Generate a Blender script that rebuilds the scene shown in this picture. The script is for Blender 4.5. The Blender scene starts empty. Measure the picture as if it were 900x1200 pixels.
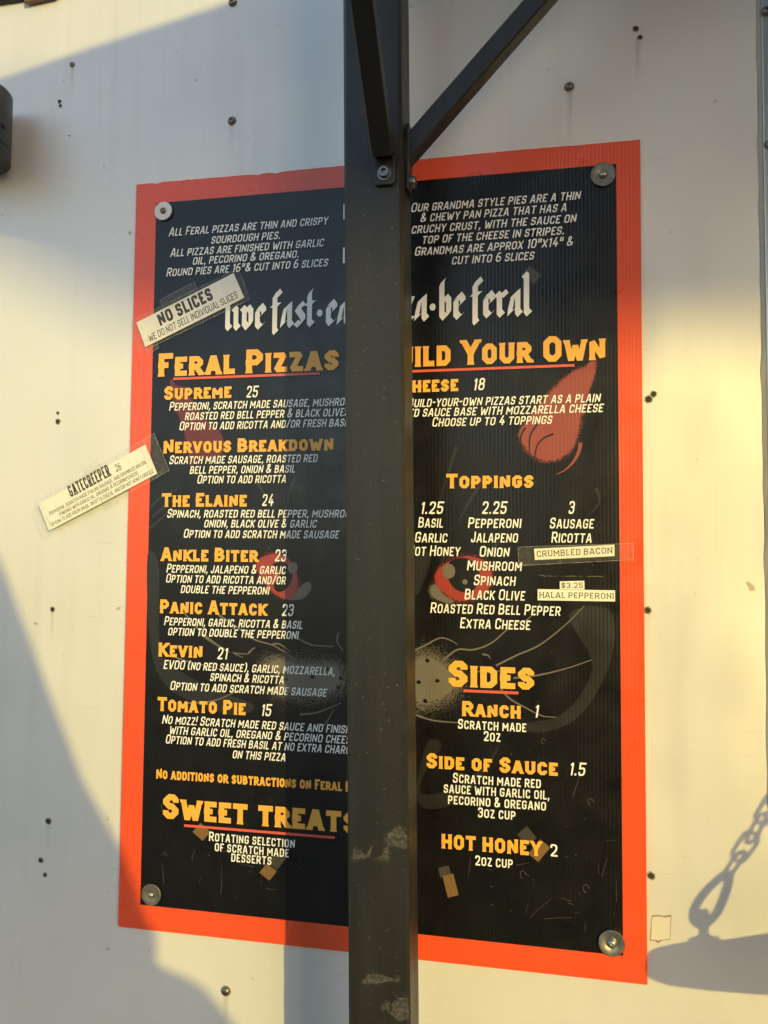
import bpy, bmesh, math, random
from mathutils import Vector, Matrix
from mathutils.geometry import delaunay_2d_cdt

S = bpy.context.scene
COL = S.collection
R = math.radians
Z0 = 1.10                      # the bottom edge of the menu board stands this high above the ground

# ------------------------------------------------------------------ camera
cam_data = bpy.data.cameras.new('camera')
cam = bpy.data.objects.new('camera', cam_data)
COL.objects.link(cam)
right = Vector((0.98015174, 0.19807891, 0.00820439))
up = Vector((0.00204893, -0.05150344, 0.99867072))
fwd = Vector((-0.19823817, 0.97883203, 0.05088703))
mt = Matrix.Identity(4)
for i in range(3):
    mt[i][0], mt[i][1], mt[i][2] = right[i], up[i], -fwd[i]
mt.translation = Vector((0.50767, -0.918528, 0.452489 + Z0))
cam.matrix_world = mt
cam_data.sensor_fit = 'VERTICAL'
cam_data.sensor_height = 36.0
cam_data.lens = 36.0 * 945.0 / 1200.0
cam_data.clip_start = 0.02
cam_data.clip_end = 3000.0
S.camera = cam
S.render.resolution_x, S.render.resolution_y = 768, 1024

# ------------------------------------------------------------------ sky and sun
SUN_AZ, SUN_EL = 35.9, 14.0
TO_SUN = Vector((math.sin(R(SUN_AZ)) * math.cos(R(SUN_EL)), -math.cos(R(SUN_AZ)) * math.cos(R(SUN_EL)), math.sin(R(SUN_EL))))
w = bpy.data.worlds.new('World')
S.world = w
w.use_nodes = True
nt = w.node_tree
sky = nt.nodes.new('ShaderNodeTexSky')
sky.sky_type = 'NISHITA'
sky.sun_disc = False
sky.sun_elevation = R(SUN_EL)
sky.sun_rotation = R(180.0 - SUN_AZ)
sky.dust_density = 0.8
sky.ozone_density = 1.1
sky.air_density = 1.0
nt.links.new(sky.outputs[0], nt.nodes['Background'].inputs[0])
nt.nodes['Background'].inputs[1].default_value = 0.15
sd = bpy.data.lights.new('sun', 'SUN')
sd.energy = 2.0
sd.angle = R(0.53)
sd.color = (0.83, 0.64, 0.175)
so = bpy.data.objects.new('sun', sd)
COL.objects.link(so)
so.rotation_euler = (-TO_SUN).to_track_quat('-Z', 'Y').to_euler()
S.view_settings.view_transform = 'Standard'
S.view_settings.look = 'None'
S.view_settings.gamma = 1.0
S.view_settings.exposure = 1.04

# ------------------------------------------------------------------ materials
def mat(name, color, rough=0.5, metal=0.0, spec=0.5):
    m = bpy.data.materials.new(name)
    m.use_nodes = True
    b = m.node_tree.nodes['Principled BSDF']
    b.inputs['Base Color'].default_value = (*color, 1)
    b.inputs['Roughness'].default_value = rough
    b.inputs['Metallic'].default_value = metal
    b.inputs['Specular IOR Level'].default_value = spec
    return m

class N:
    """small helper to wire nodes"""
    def __init__(self, m):
        self.t = m.node_tree
        self.b = self.t.nodes['Principled BSDF']
    def new(self, kind, **kw):
        n = self.t.nodes.new(kind)
        for k, v in kw.items():
            if k in n.inputs: n.inputs[k].default_value = v
            else: setattr(n, k, v)
        return n
    def link(self, a, b): self.t.links.new(a, b)
    def pos(self, scale=(1, 1, 1)):
        g = self.new('ShaderNodeNewGeometry')
        mp = self.new('ShaderNodeMapping')
        mp.inputs['Scale'].default_value = scale
        self.link(g.outputs['Position'], mp.inputs['Vector'])
        return mp.outputs['Vector']
    def noise(self, scale, vec_scale=(1, 1, 1), detail=4.0, rough=0.55):
        n = self.new('ShaderNodeTexNoise')
        n.inputs['Scale'].default_value = scale
        n.inputs['Detail'].default_value = detail
        n.inputs['Roughness'].default_value = rough
        self.link(self.pos(vec_scale), n.inputs['Vector'])
        return n.outputs['Fac']
    def ramp(self, fac, stops):
        r = self.new('ShaderNodeValToRGB')
        e = r.color_ramp.elements
        while len(e) < len(stops): e.new(0.5)
        for el, (p, c) in zip(e, stops):
            el.position = p
            el.color = (c, c, c, 1) if isinstance(c, (int, float)) else (*c, 1)
        self.link(fac, r.inputs[0])
        return r.outputs[0]
    def mix(self, fac, a, b, blend='MIX'):
        n = self.new('ShaderNodeMix')
        n.data_type = 'RGBA'
        n.blend_type = blend
        if isinstance(fac, (int, float)): n.inputs[0].default_value = fac
        else: self.link(fac, n.inputs[0])
        for k, v in ((6, a), (7, b)):
            if isinstance(v, tuple): n.inputs[k].default_value = (*v, 1)
            else: self.link(v, n.inputs[k])
        return n.outputs[2]
    def bump(self, h, strength, dist, normal=None):
        n = self.new('ShaderNodeBump')
        n.inputs['Strength'].default_value = strength
        n.inputs['Distance'].default_value = dist
        self.link(h, n.inputs['Height'])
        if normal is not None: self.link(normal, n.inputs['Normal'])
        return n.outputs['Normal']

def flutes(n, strength=0.18, dist=0.0005):
    """fine upright ribs of twin-wall corrugated plastic"""
    wv = n.new('ShaderNodeTexWave')
    wv.wave_type = 'BANDS'; wv.bands_direction = 'X'; wv.wave_profile = 'SIN'
    wv.inputs['Scale'].default_value = 1.0
    wv.inputs['Distortion'].default_value = 0.6
    wv.inputs['Detail'].default_value = 1.0
    wv.inputs['Detail Scale'].default_value = 0.4
    n.link(n.pos((76.0, 1, 2.0)), wv.inputs['Vector'])
    nb = n.bump(wv.outputs['Fac'], strength, dist)
    return n.bump(n.noise(9.0, (1.6, 1, 0.5), 2.0), 0.25, 0.004, nb)

def coroplast(name, color, rough=0.32, dirt=0.25, strength=0.18, spec=0.68):
    m = mat(name, color, rough, spec=spec)
    n = N(m)
    d = n.ramp(n.noise(14.0, (1, 1, 0.35), 6.0), [(0.45, 0.0), (0.8, dirt)])
    c = n.mix(d, tuple(color), tuple(min(1, c * 0.75 + 0.03) for c in color))
    n.link(c, n.b.inputs['Base Color'])
    rr = n.ramp(n.noise(30.0, (1, 1, 1), 5.0), [(0.3, rough * 0.85), (0.75, rough * 1.3)])
    n.link(rr, n.b.inputs['Roughness'])
    n.link(flutes(n, strength), n.b.inputs['Normal'])
    return m

M = {}
M['orange'] = coroplast('orange_plastic', (0.80, 0.085, 0.022), 0.30, 0.05)
M['black_print'] = coroplast('black_print', (0.0040, 0.0036, 0.0031), 0.30, 0.03, spec=0.5)
M['white_print'] = coroplast('white_print', (0.90, 0.88, 0.83), 0.42, 0.08, 0.12)
M['pale_print'] = coroplast('pale_print', (0.90, 0.88, 0.84), 0.42, 0.08, 0.12)
M['yellow_print'] = coroplast('yellow_print', (0.90, 0.44, 0.055), 0.40, 0.15, 0.12)
M['line_print'] = coroplast('line_print', (0.72, 0.11, 0.06), 0.38, 0.25, 0.2)
M['ear_red'] = coroplast('ear_red_print', (0.29, 0.052, 0.038), 0.34, 0.25)
M['dim_red'] = coroplast('dim_red_print', (0.115, 0.012, 0.008), 0.34, 0.25)
M['eye_red'] = coroplast('eye_red_print', (0.33, 0.036, 0.024), 0.34, 0.25)
M['fur_grey'] = coroplast('fur_grey_print', (0.15, 0.13, 0.105), 0.36, 0.25)
M['fur_dark'] = coroplast('fur_dark_print', (0.0135, 0.0145, 0.0125), 0.32, 0.2)
M['confetti'] = coroplast('confetti_print', (0.20, 0.108, 0.034), 0.36, 0.35)
M['confetti_dim'] = coroplast('confetti_dim_print', (0.05, 0.045, 0.036), 0.36, 0.35)
M['scratch'] = mat('scratched_plastic', (0.13, 0.12, 0.10), 0.6)
M['paper'] = mat('white_paper', (0.86, 0.84, 0.78), 0.6)
M['label_paper'] = mat('cream_label_paper', (0.86, 0.82, 0.68), 0.55)
M['ink'] = mat('black_ink', (0.012, 0.012, 0.012), 0.55)
n = N(M['paper'])
n.link(n.mix(n.ramp(n.noise(60, (1, 1, 1), 5), [(0.5, 0.0), (0.8, 0.25)]), (0.86, 0.84, 0.78), (0.62, 0.58, 0.48)), n.b.inputs['Base Color'])
n.link(n.bump(n.noise(40, (1, 1, 1), 3), 0.25, 0.001), n.b.inputs['Normal'])

def tape_mat():
    m = bpy.data.materials.new('clear_tape')
    m.use_nodes = True
    n = N(m)
    b = n.b
    b.inputs['Base Color'].default_value = (0.55, 0.53, 0.48, 1)
    b.inputs['Roughness'].default_value = 0.22
    tr = n.new('ShaderNodeBsdfTransparent')
    mx = n.new('ShaderNodeMixShader')
    f = n.ramp(n.noise(220, (1, 1, 1), 5), [(0.35, 0.06), (0.62, 0.10), (0.80, 0.38)])
    n.link(f, mx.inputs[0])
    n.link(tr.outputs[0], mx.inputs[1])
    n.link(b.outputs[0], mx.inputs[2])
    n.link(n.bump(n.noise(70, (1, 1, 1), 3), 0.4, 0.001), b.inputs['Normal'])
    n.link(mx.outputs[0], n.t.nodes['Material Output'].inputs['Surface'])
    return m
M['tape'] = tape_mat()

def film_mat(name, color, stops, scale, stretch, fade):
    m = bpy.data.materials.new(name)
    m.use_nodes = True
    n = N(m)
    n.b.inputs['Base Color'].default_value = (*color, 1)
    n.b.inputs['Roughness'].default_value = 0.6
    tr = n.new('ShaderNodeBsdfTransparent')
    mx = n.new('ShaderNodeMixShader')
    f = n.ramp(n.noise(scale, stretch, 4), stops)
    if fade:
        tc = n.new('ShaderNodeTexCoord')
        sx = n.new('ShaderNodeSeparateXYZ')
        n.link(tc.outputs['Generated'], sx.inputs[0])
        side = n.ramp(sx.outputs['X'], [(0.0, 0.0), (0.5, 1.0), (1.0, 0.0)])
        down = n.ramp(sx.outputs['Z'], [(0.0, 0.0), (1.0, 1.0)])
        for o in (side, down):
            k = n.new('ShaderNodeMath'); k.operation = 'MULTIPLY'
            n.link(f, k.inputs[0]); n.link(o, k.inputs[1]); f = k.outputs[0]
    n.link(f, mx.inputs[0]); n.link(tr.outputs[0], mx.inputs[1]); n.link(n.b.outputs[0], mx.inputs[2])
    n.link(mx.outputs[0], n.t.nodes['Material Output'].inputs['Surface'])
    return m
M['drip'] = film_mat('grime_run', (0.20, 0.16, 0.11), [(0.30, 0.03), (0.72, 0.30)], 60, (3, 1, .3), True)
M['tape_edge'] = film_mat('tape_edge', (0.62, 0.60, 0.55), [(0.30, 0.12), (0.70, 0.62)], 90, (1, 1, 1), False)

def wall_mat():
    base = (0.75, 0.735, 0.705)
    m = mat('white_painted_aluminium', base, 0.34, 0.22)
    n = N(m)
    streak = n.ramp(n.noise(7.0, (6.0, 1, 0.25), 6.0, 0.62), [(0.50, 0.0), (0.84, 0.42)])
    mask = n.ramp(n.noise(2.6, (1, 1, 0.6), 3.0), [(0.42, 0.15), (0.62, 1.0)])
    mm = n.new('ShaderNodeMath'); mm.operation = 'MULTIPLY'
    n.link(streak, mm.inputs[0]); n.link(mask, mm.inputs[1])
    c = n.mix(mm.outputs[0], base, (0.50, 0.47, 0.41))
    blot = n.ramp(n.noise(5.0, (1, 1, 1), 7.0, 0.65), [(0.48, 0.0), (0.80, 0.40)])
    c = n.mix(blot, c, (0.62, 0.60, 0.55))
    speck = n.ramp(n.noise(85.0, (1, 1, 1), 3.0, 0.5), [(0.70, 0.0), (0.765, 0.55)])
    c = n.mix(speck, c, (0.42, 0.39, 0.32))
    fine = n.ramp(n.noise(34.0, (1, 1, 1), 2.0), [(0.735, 0.0), (0.76, 0.75)])
    c = n.mix(fine, c, (0.30, 0.25, 0.17))
    rub = n.ramp(n.noise(24.0, (0.5, 1, 9.0), 4.0), [(0.66, 0.0), (0.74, 0.30)])
    c = n.mix(rub, c, (0.50, 0.46, 0.38))
    n.link(c, n.b.inputs['Base Color'])
    n.link(n.ramp(n.noise(16.0, (2, 1, 0.7), 5.0), [(0.3, 0.34), (0.75, 0.50)]), n.b.inputs['Roughness'])
    nb = n.bump(n.noise(3.0, (1, 1, 0.7), 2.0), 0.5, 0.03)
    n.link(n.bump(n.noise(160.0, (1, 1, 1), 3.0), 0.06, 0.0008, nb), n.b.inputs['Normal'])
    return m
M['wall'] = wall_mat()

def post_mat():
    m = mat('black_powder_coat', (0.012, 0.012, 0.012), 0.44)
    n = N(m)
    d = n.ramp(n.noise(10.0, (7.0, 7.0, 0.5), 6.0, 0.6), [(0.42, 0.0), (0.8, 0.7)])
    c = n.mix(d, (0.011, 0.011, 0.011), (0.024, 0.0225, 0.021))
    sp = n.ramp(n.noise(330.0, (1, 1, 1), 2.0), [(0.69, 0.0), (0.76, 0.6)])
    c = n.mix(sp, c, (0.16, 0.145, 0.12))
    n.link(c, n.b.inputs['Base Color'])
    n.link(n.ramp(n.noise(25.0, (3, 3, 0.6), 4.0), [(0.3, 0.40), (0.8, 0.56)]), n.b.inputs['Roughness'])
    n.link(n.bump(n.noise(420.0, (1, 1, 1), 2.0), 0.10, 0.0006), n.b.inputs['Normal'])
    return m
M['post'] = post_mat()
M['black_steel'] = mat('black_steel', (0.008, 0.008, 0.009), 0.42)
M['residue'] = mat('tape_residue', (0.17, 0.155, 0.125), 0.7)
n = N(M['residue'])
n.link(n.mix(n.ramp(n.noise(260, (1, 1, 1), 5), [(0.4, 0.0), (0.65, 1.0)]), (0.025, 0.023, 0.02), (0.085, 0.078, 0.067)), n.b.inputs['Base Color'])
M['zinc'] = mat('zinc_steel', (0.42, 0.41, 0.37), 0.38, 1.0)
n = N(M['zinc'])
n.link(n.ramp(n.noise(180, (1, 1, 1), 4), [(0.3, (0.30, 0.29, 0.26)), (0.7, (0.55, 0.54, 0.49))]), n.b.inputs['Base Color'])
M['washer_white'] = mat('chalky_zinc', (0.68, 0.70, 0.72), 0.5, 0.0)
M['washer_dull'] = mat('dull_zinc', (0.16, 0.155, 0.14), 0.45, 0.6)
n = N(M['washer_dull'])
n.link(n.ramp(n.noise(300, (1, 1, 1), 4), [(0.3, (0.13, 0.125, 0.11)), (0.72, (0.26, 0.25, 0.22))]), n.b.inputs['Base Color'])
M['screw'] = mat('weathered_screw', (0.22, 0.20, 0.17), 0.35, 0.9)
M['hole'] = mat('dark_hole', (0.035, 0.03, 0.024), 0.8)
M['hole_rim'] = mat('hole_rim', (0.36, 0.32, 0.25), 0.6)
M['alu'] = mat('brushed_aluminium', (0.55, 0.55, 0.54), 0.34, 0.85)
M['brown'] = mat('brown_trim', (0.23, 0.13, 0.085), 0.6)
M['sealant'] = mat('aged_sealant', (0.46, 0.41, 0.32), 0.6)
M['sticker'] = mat('sticker_glue', (0.66, 0.62, 0.53), 0.75)
M['stain'] = mat('glue_stain', (0.30, 0.25, 0.16), 0.7)
M['wood'] = mat('weathered_timber', (0.20, 0.14, 0.09), 0.7)
M['canvas'] = mat('dark_canvas', (0.045, 0.042, 0.045), 0.85)
M['roofing'] = mat('dark_timber', (0.075, 0.048, 0.030), 0.6)
M['steel'] = mat('galvanised_steel', (0.5, 0.5, 0.5), 0.35, 1.0)

def ground_mat():
    m = mat('dusty_concrete', (0.12, 0.115, 0.11), 0.85)
    n = N(m)
    c = n.ramp(n.noise(1.3, (1, 1, 1), 8.0, 0.65), [(0.3, (0.19, 0.16, 0.118)), (0.7, (0.30, 0.255, 0.195))])
    n.link(c, n.b.inputs['Base Color'])
    n.link(n.bump(n.noise(40, (1, 1, 1), 6), 0.3, 0.01), n.b.inputs['Normal'])
    return m
M['ground'] = ground_mat()

# ------------------------------------------------------------------ object helpers
def link_mesh(name, verts, faces, m, parent=None, smooth=False):
    me = bpy.data.meshes.new(name)
    me.from_pydata([tuple(v) for v in verts], [], [tuple(f) for f in faces])
    me.update()
    if m is not None: me.materials.append(m)
    if smooth:
        for p in me.polygons: p.use_smooth = True
    o = bpy.data.objects.new(name, me)
    COL.objects.link(o)
    if parent is not None:
        o.parent = parent
        base = parent
        off = Vector((0, 0, 0))
        while base is not None:
            off += Vector(base.location)
            base = base.parent
        o.location = -off                       # vertices are written in world coordinates
    return o

def empty(name, loc, label, cat, group=None):
    o = bpy.data.objects.new(name, None)
    o.empty_display_size = 0.05
    o.location = loc
    COL.objects.link(o)
    tag(o, label, cat, group)
    return o

def tag(o, label=None, cat=None, group=None, kind=None):
    if label: o['label'] = label
    if cat: o['category'] = cat
    if group: o['group'] = group
    if kind: o['kind'] = kind
    return o

class MB:
    def __init__(self): self.v = []; self.f = []
    def add(self, v, f):
        k = len(self.v)
        self.v += [tuple(p) for p in v]
        self.f += [tuple(i + k for i in q) for q in f]
    def box(self, x0, x1, y0, y1, z0, z1):
        v = [(x, y, z) for x in (x0, x1) for y in (y0, y1) for z in (z0, z1)]
        self.add(v, [(0, 1, 3, 2), (4, 6, 7, 5), (0, 4, 5, 1), (2, 3, 7, 6), (0, 2, 6, 4), (1, 5, 7, 3)])
    def prism(self, poly, y0, y1):
        """poly: (x, z) outline, thick from y0 (towards the viewer) to y1"""
        k = len(poly)
        v = [(x, y0, z) for x, z in poly] + [(x, y1, z) for x, z in poly]
        f = [tuple(range(k)), tuple(range(2 * k - 1, k - 1, -1))]
        f += [(i, i + k, (i + 1) % k + k, (i + 1) % k) for i in range(k)]
        self.add(v, f)
    def bar(self, a, b, wx, wy, upv=(0, 0, 1), bevel=0.0):
        """square tube from a to b; wx along side axis, wy along the other"""
        a, b = Vector(a), Vector(b)
        d = (b - a).normalized()
        s = d.cross(Vector(upv)).normalized()
        u = s.cross(d)
        e = bevel
        if e > 0:
            q = [(-wx / 2 + e, -wy / 2), (wx / 2 - e, -wy / 2), (wx / 2, -wy / 2 + e), (wx / 2, wy / 2 - e), (wx / 2 - e, wy / 2), (-wx / 2 + e, wy / 2), (-wx / 2, wy / 2 - e), (-wx / 2, -wy / 2 + e)]
        else:
            q = [(-wx / 2, -wy / 2), (wx / 2, -wy / 2), (wx / 2, wy / 2), (-wx / 2, wy / 2)]
        k = len(q)
        v = [a + s * p + u * r for p, r in q] + [b + s * p + u * r for p, r in q]
        f = [tuple(range(k - 1, -1, -1)), tuple(range(k, 2 * k))] + [(i, (i + 1) % k, (i + 1) % k + k, i + k) for i in range(k)]
        self.add(v, f)
    def lathe(self, c, axis, prof, seg=24):
        """prof: (radius, height along axis)"""
        axis = Vector(axis).normalized()
        s = axis.orthogonal().normalized()
        t = axis.cross(s)
        c = Vector(c)
        v, f = [], []
        for r, h in prof:
            for i in range(seg):
                a = 2 * math.pi * i / seg
                v.append(c + axis * h + (s * math.cos(a) + t * math.sin(a)) * r)
        for j in range(len(prof) - 1):
            for i in range(seg):
                f.append((j * seg + i, j * seg + (i + 1) % seg, (j + 1) * seg + (i + 1) % seg, (j + 1) * seg + i))
        f.append(tuple(range(seg - 1, -1, -1)))
        f.append(tuple(range((len(prof) - 1) * seg, len(prof) * seg)))
        self.add(v, f)
    def tube(self, pts, r, seg=8, closed=False):
        pts = [Vector(p) for p in pts]
        k = len(pts)
        v, f = [], []
        ref = Vector((0.3, 1, 0.2)).normalized()
        for i, p in enumerate(pts):
            d = (pts[(i + 1) % k] - pts[i - 1]) if closed else (pts[min(i + 1, k - 1)] - pts[max(i - 1, 0)])
            d.normalize()
            s = d.cross(ref).normalized()
            u = s.cross(d)
            for j in range(seg):
                a = 2 * math.pi * j / seg
                v.append(p + s * math.cos(a) * r + u * math.sin(a) * r)
        for i in range(k if closed else k - 1):
            for j in range(seg):
                i2 = (i + 1) % k
                f.append((i * seg + j, i * seg + (j + 1) % seg, i2 * seg + (j + 1) % seg, i2 * seg + j))
        if not closed:
            f.append(tuple(range(seg - 1, -1, -1)))
            f.append(tuple(range((k - 1) * seg, k * seg)))
        self.add(v, f)
    def build(self, name, m, parent=None, smooth=False, bevel=0.0):
        o = link_mesh(name, self.v, self.f, m, parent, smooth)
        if bevel > 0:
            b = o.modifiers.new('bevel', 'BEVEL')
            b.width = bevel
            b.segments = 2
            b.limit_method = 'ANGLE'
        if smooth:
            me = o.data
            bm = bmesh.new(); bm.from_mesh(me)
            for e in bm.edges:
                if len(e.link_faces) == 2 and e.calc_face_angle(0) > R(40): e.smooth = False
            bm.to_mesh(me); bm.free()
        return o

# ------------------------------------------------------------------ lettering: an own stroke alphabet
# centre lines in a unit box; 'r' rounds that corner, 'c' closes the stroke
GLYPH = {
 'A': (.66, '0,0 .4,1 .6,1 1,0|.16,.27 .84,.27'), 'B': (.60, '0,0 0,1 .9,1r .9,.53r 0,.53|0,.53 1,.53r 1,0r 0,0 0,.1'),
 'C': (.58, '1,.7 1,1r 0,1r 0,0r 1,0r 1,.3'), 'D': (.60, 'c0,0 0,1 1,1r 1,0r'), 'E': (.50, '1,1 0,1 0,0 1,0|0,.51 .86,.51'),
 'F': (.50, '1,1 0,1 0,0|0,.48 .86,.48'), 'G': (.60, '1,.74 1,1r 0,1r 0,0r 1,0r 1,.46 .5,.46'), 'H': (.62, '0,0 0,1|1,0 1,1|0,.5 1,.5'),
 'I': (.0, '.5,0 .5,1'), 'J': (.46, '1,1 1,0r 0,0r 0,.28'), 'K': (.60, '0,0 0,1|1,1 .12,.48|.3,.56 1,0'), 'L': (.46, '0,1 0,0 1,0'),
 'M': (.78, '0,0 0,1 .5,.32 1,1 1,0'), 'N': (.64, '0,0 0,1 1,0 1,1'), 'O': (.62, 'c0,0r 0,1r 1,1r 1,0r'),
 'P': (.58, '0,0 0,1 1,1r 1,.43r 0,.43'), 'Q': (.62, 'c0,0r 0,1r 1,1r 1,0r|.6,.3 1.05,-.1'), 'R': (.60, '0,0 0,1 1,1r 1,.45r 0,.45|.5,.45 1,0'),
 'S': (.56, '1,.72 1,1r 0,1r 0,.51r 1,.51r 1,0r 0,0r 0,.28'), 'T': (.58, '0,1 1,1|.5,1 .5,0'), 'U': (.62, '0,1 0,0r 1,0r 1,1'),
 'V': (.64, '0,1 .43,0 .57,0 1,1'), 'W': (.92, '0,1 .2,0 .28,0 .5,.8 .72,0 .8,0 1,1'), 'X': (.62, '0,0 1,1|0,1 1,0'),
 'Y': (.62, '0,1 .5,.42 1,1|.5,.45 .5,0'), 'Z': (.54, '0,1 1,1 0,0 1,0'),
 '0': (.56, 'c0,0r 0,1r 1,1r 1,0r'), '1': (.30, '0,.78 .95,1 .95,0'), '2': (.54, '0,.72 0,1r 1,1r 1,.55r 0,0 1,0'),
 '3': (.54, '0,.76 0,1r 1,1r 1,.53r .3,.53|.6,.53 1,.53r 1,0r 0,0r 0,.25'), '4': (.58, '.55,1 0,.27 1,.27|.72,.6 .72,0'),
 '5': (.54, '1,1 0,1 0,.56 1,.6r 1,0r 0,0r 0,.25'), '6': (.56, '.9,1 .25,1r 0,.55r 0,0r 1,0r 1,.55r 0,.55'), '8': (.56, 'c0,0r 0,.53r 1,.53r 1,0r|c.06,.53r .06,1r .94,1r .94,.53r'),
 '&': (.66, '1,.42 .7,0r 0,0r 0,.4r .6,.72r .6,1r .12,1r .12,.72r 1,0'), ',': (.0, 'box'), '.': (.0, 'box'), '!': (.0, '.5,1 .5,.36|.5,0 .5,.08'),
 '"': (.36, '0,1.06 0,.55|1,1.06 1,.55'), '/': (.42, '0,-.08 1,1.06'), '-': (.0, 'box'), '(': (.30, '1,1.1 0,.8r 0,.2r 1,-.1'), ')': (.30, '0,1.1 1,.8r 1,.2r 0,-.1'),
 '$': (.54, '1,.72 1,1r 0,1r 0,.51r 1,.51r 1,0r 0,0r 0,.28|.5,1.14 .5,-.14'), '*': (.2, '.5,1 .5,.7|0,.92 1,.78|0,.78 1,.92'),
}
#          cap height, small-cap ratio, stroke, width factor, letter gap, shear, kind
STYLE = {
 'i': (.0109, .86, .145, 1.00, .13, .20, 'round'), 'u': (.0109, .86, .155, 1.00, .15, .03, 'round'), 't': (.0120, .86, .145, 1.0, .14, .12, 'round'),
 'p': (.0142, 1.0, .14, 1.00, .16, .17, 'round'), 'q': (.0132, 1.0, .14, 1.00, .16, .0, 'round'),
 'H': (.0290, .82, .245, 1.10, .11, .0, 'slab'), 'h': (.0167, .84, .245, 1.12, .13, .0, 'slab'), 'n': (.0118, .86, .235, 1.1, .11, .0, 'slab'), 'c': (.0160, .9, .25, 1.12, .16, .0, 'slab'),
 'typed': (1.0, .9, .135, 1.20, .25, .0, 'serif'), 'poster': (1.0, .9, .165, .66, .10, .0, 'poster'), 'bold': (1.0, .9, .225, 1.0, .12, .0, 'round'), 'thin': (1.0, .86, .125, .95, .13, .10, 'round'),
}

def parse(s):
    closed = s[0] == 'c'
    if closed: s = s[1:]
    pts = []
    for tok in s.split():
        rr = tok.endswith('r')
        x, y = tok.rstrip('r').split(',')
        pts.append((float(x), float(y), rr))
    return closed, pts

def clip_y(poly, lo, hi):
    for sgn, lim in ((1, lo), (-1, hi)):
        out = []
        for i in range(len(poly)):
            a, b = poly[i - 1], poly[i]
            da, db = sgn * (a[1] - lim), sgn * (b[1] - lim)
            if (da >= 0) != (db >= 0):
                t = da / (da - db)
                out.append((a[0] + (b[0] - a[0]) * t, a[1] + (b[1] - a[1]) * t))
            if db >= 0: out.append(b)
        poly = out
        if len(poly) < 3: return []
    return poly

def ccw(poly):
    a = sum(poly[i - 1][0] * poly[i][1] - poly[i][0] * poly[i - 1][1] for i in range(len(poly)))
    return poly if a > 0 else poly[::-1]

def union(polys):
    """triangles of the union of overlapping outlines (no two faces on top of each other)"""
    vs, fs = [], []
    for p in polys:
        p = ccw(p)
        k = len(vs)
        vs += [Vector((x, y)) for x, y in p]
        fs.append(list(range(k, k + len(p))))
    if not vs: return [], []
    r = delaunay_2d_cdt(vs, [], fs, 0, 1e-6)
    nv, nf, of = r[0], r[2], r[5]
    return [(v.x, v.y) for v in nv], [tuple(f) for f, o in zip(nf, of) if len(o)]

def stroke_polys(pts, closed, t, joint='mitre'):
    """quads along a polyline plus joint pieces"""
    out = []
    k = len(pts)
    h = t / 2
    segs = [(pts[i], pts[(i + 1) % k]) for i in range(k if closed else k - 1)]
    nr = []
    for a, b in segs:
        dx, dy = b[0] - a[0], b[1] - a[1]
        l = math.hypot(dx, dy) or 1e-9
        nr.append((-dy / l * h, dx / l * h, dx / l, dy / l))
        n = nr[-1]
        out.append([(a[0] + n[0], a[1] + n[1]), (b[0] + n[0], b[1] + n[1]), (b[0] - n[0], b[1] - n[1]), (a[0] - n[0], a[1] - n[1])])
    js = range(len(segs)) if closed else range(1, len(segs))
    for j in js:
        n0, n1 = nr[j - 1], nr[j]
        p = segs[j][0]
        cr = n0[2] * n1[3] - n0[3] * n1[2]
        if abs(cr) < 1e-4: continue
        sg = -1 if cr > 0 else 1
        a = (p[0] + sg * n0[0], p[1] + sg * n0[1])
        b = (p[0] + sg * n1[0], p[1] + sg * n1[1])
        mx, my = n0[0] + n1[0], n0[1] + n1[1]
        l2 = mx * mx + my * my
        if l2 > 1e-12:
            k2 = 2 * h * h / l2
            if k2 < 1.25:
                out.append([p[:2], a, (p[0] + sg * mx * k2, p[1] + sg * my * k2), b])
                continue
        out.append([p[:2], a, b])
    return out

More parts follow.
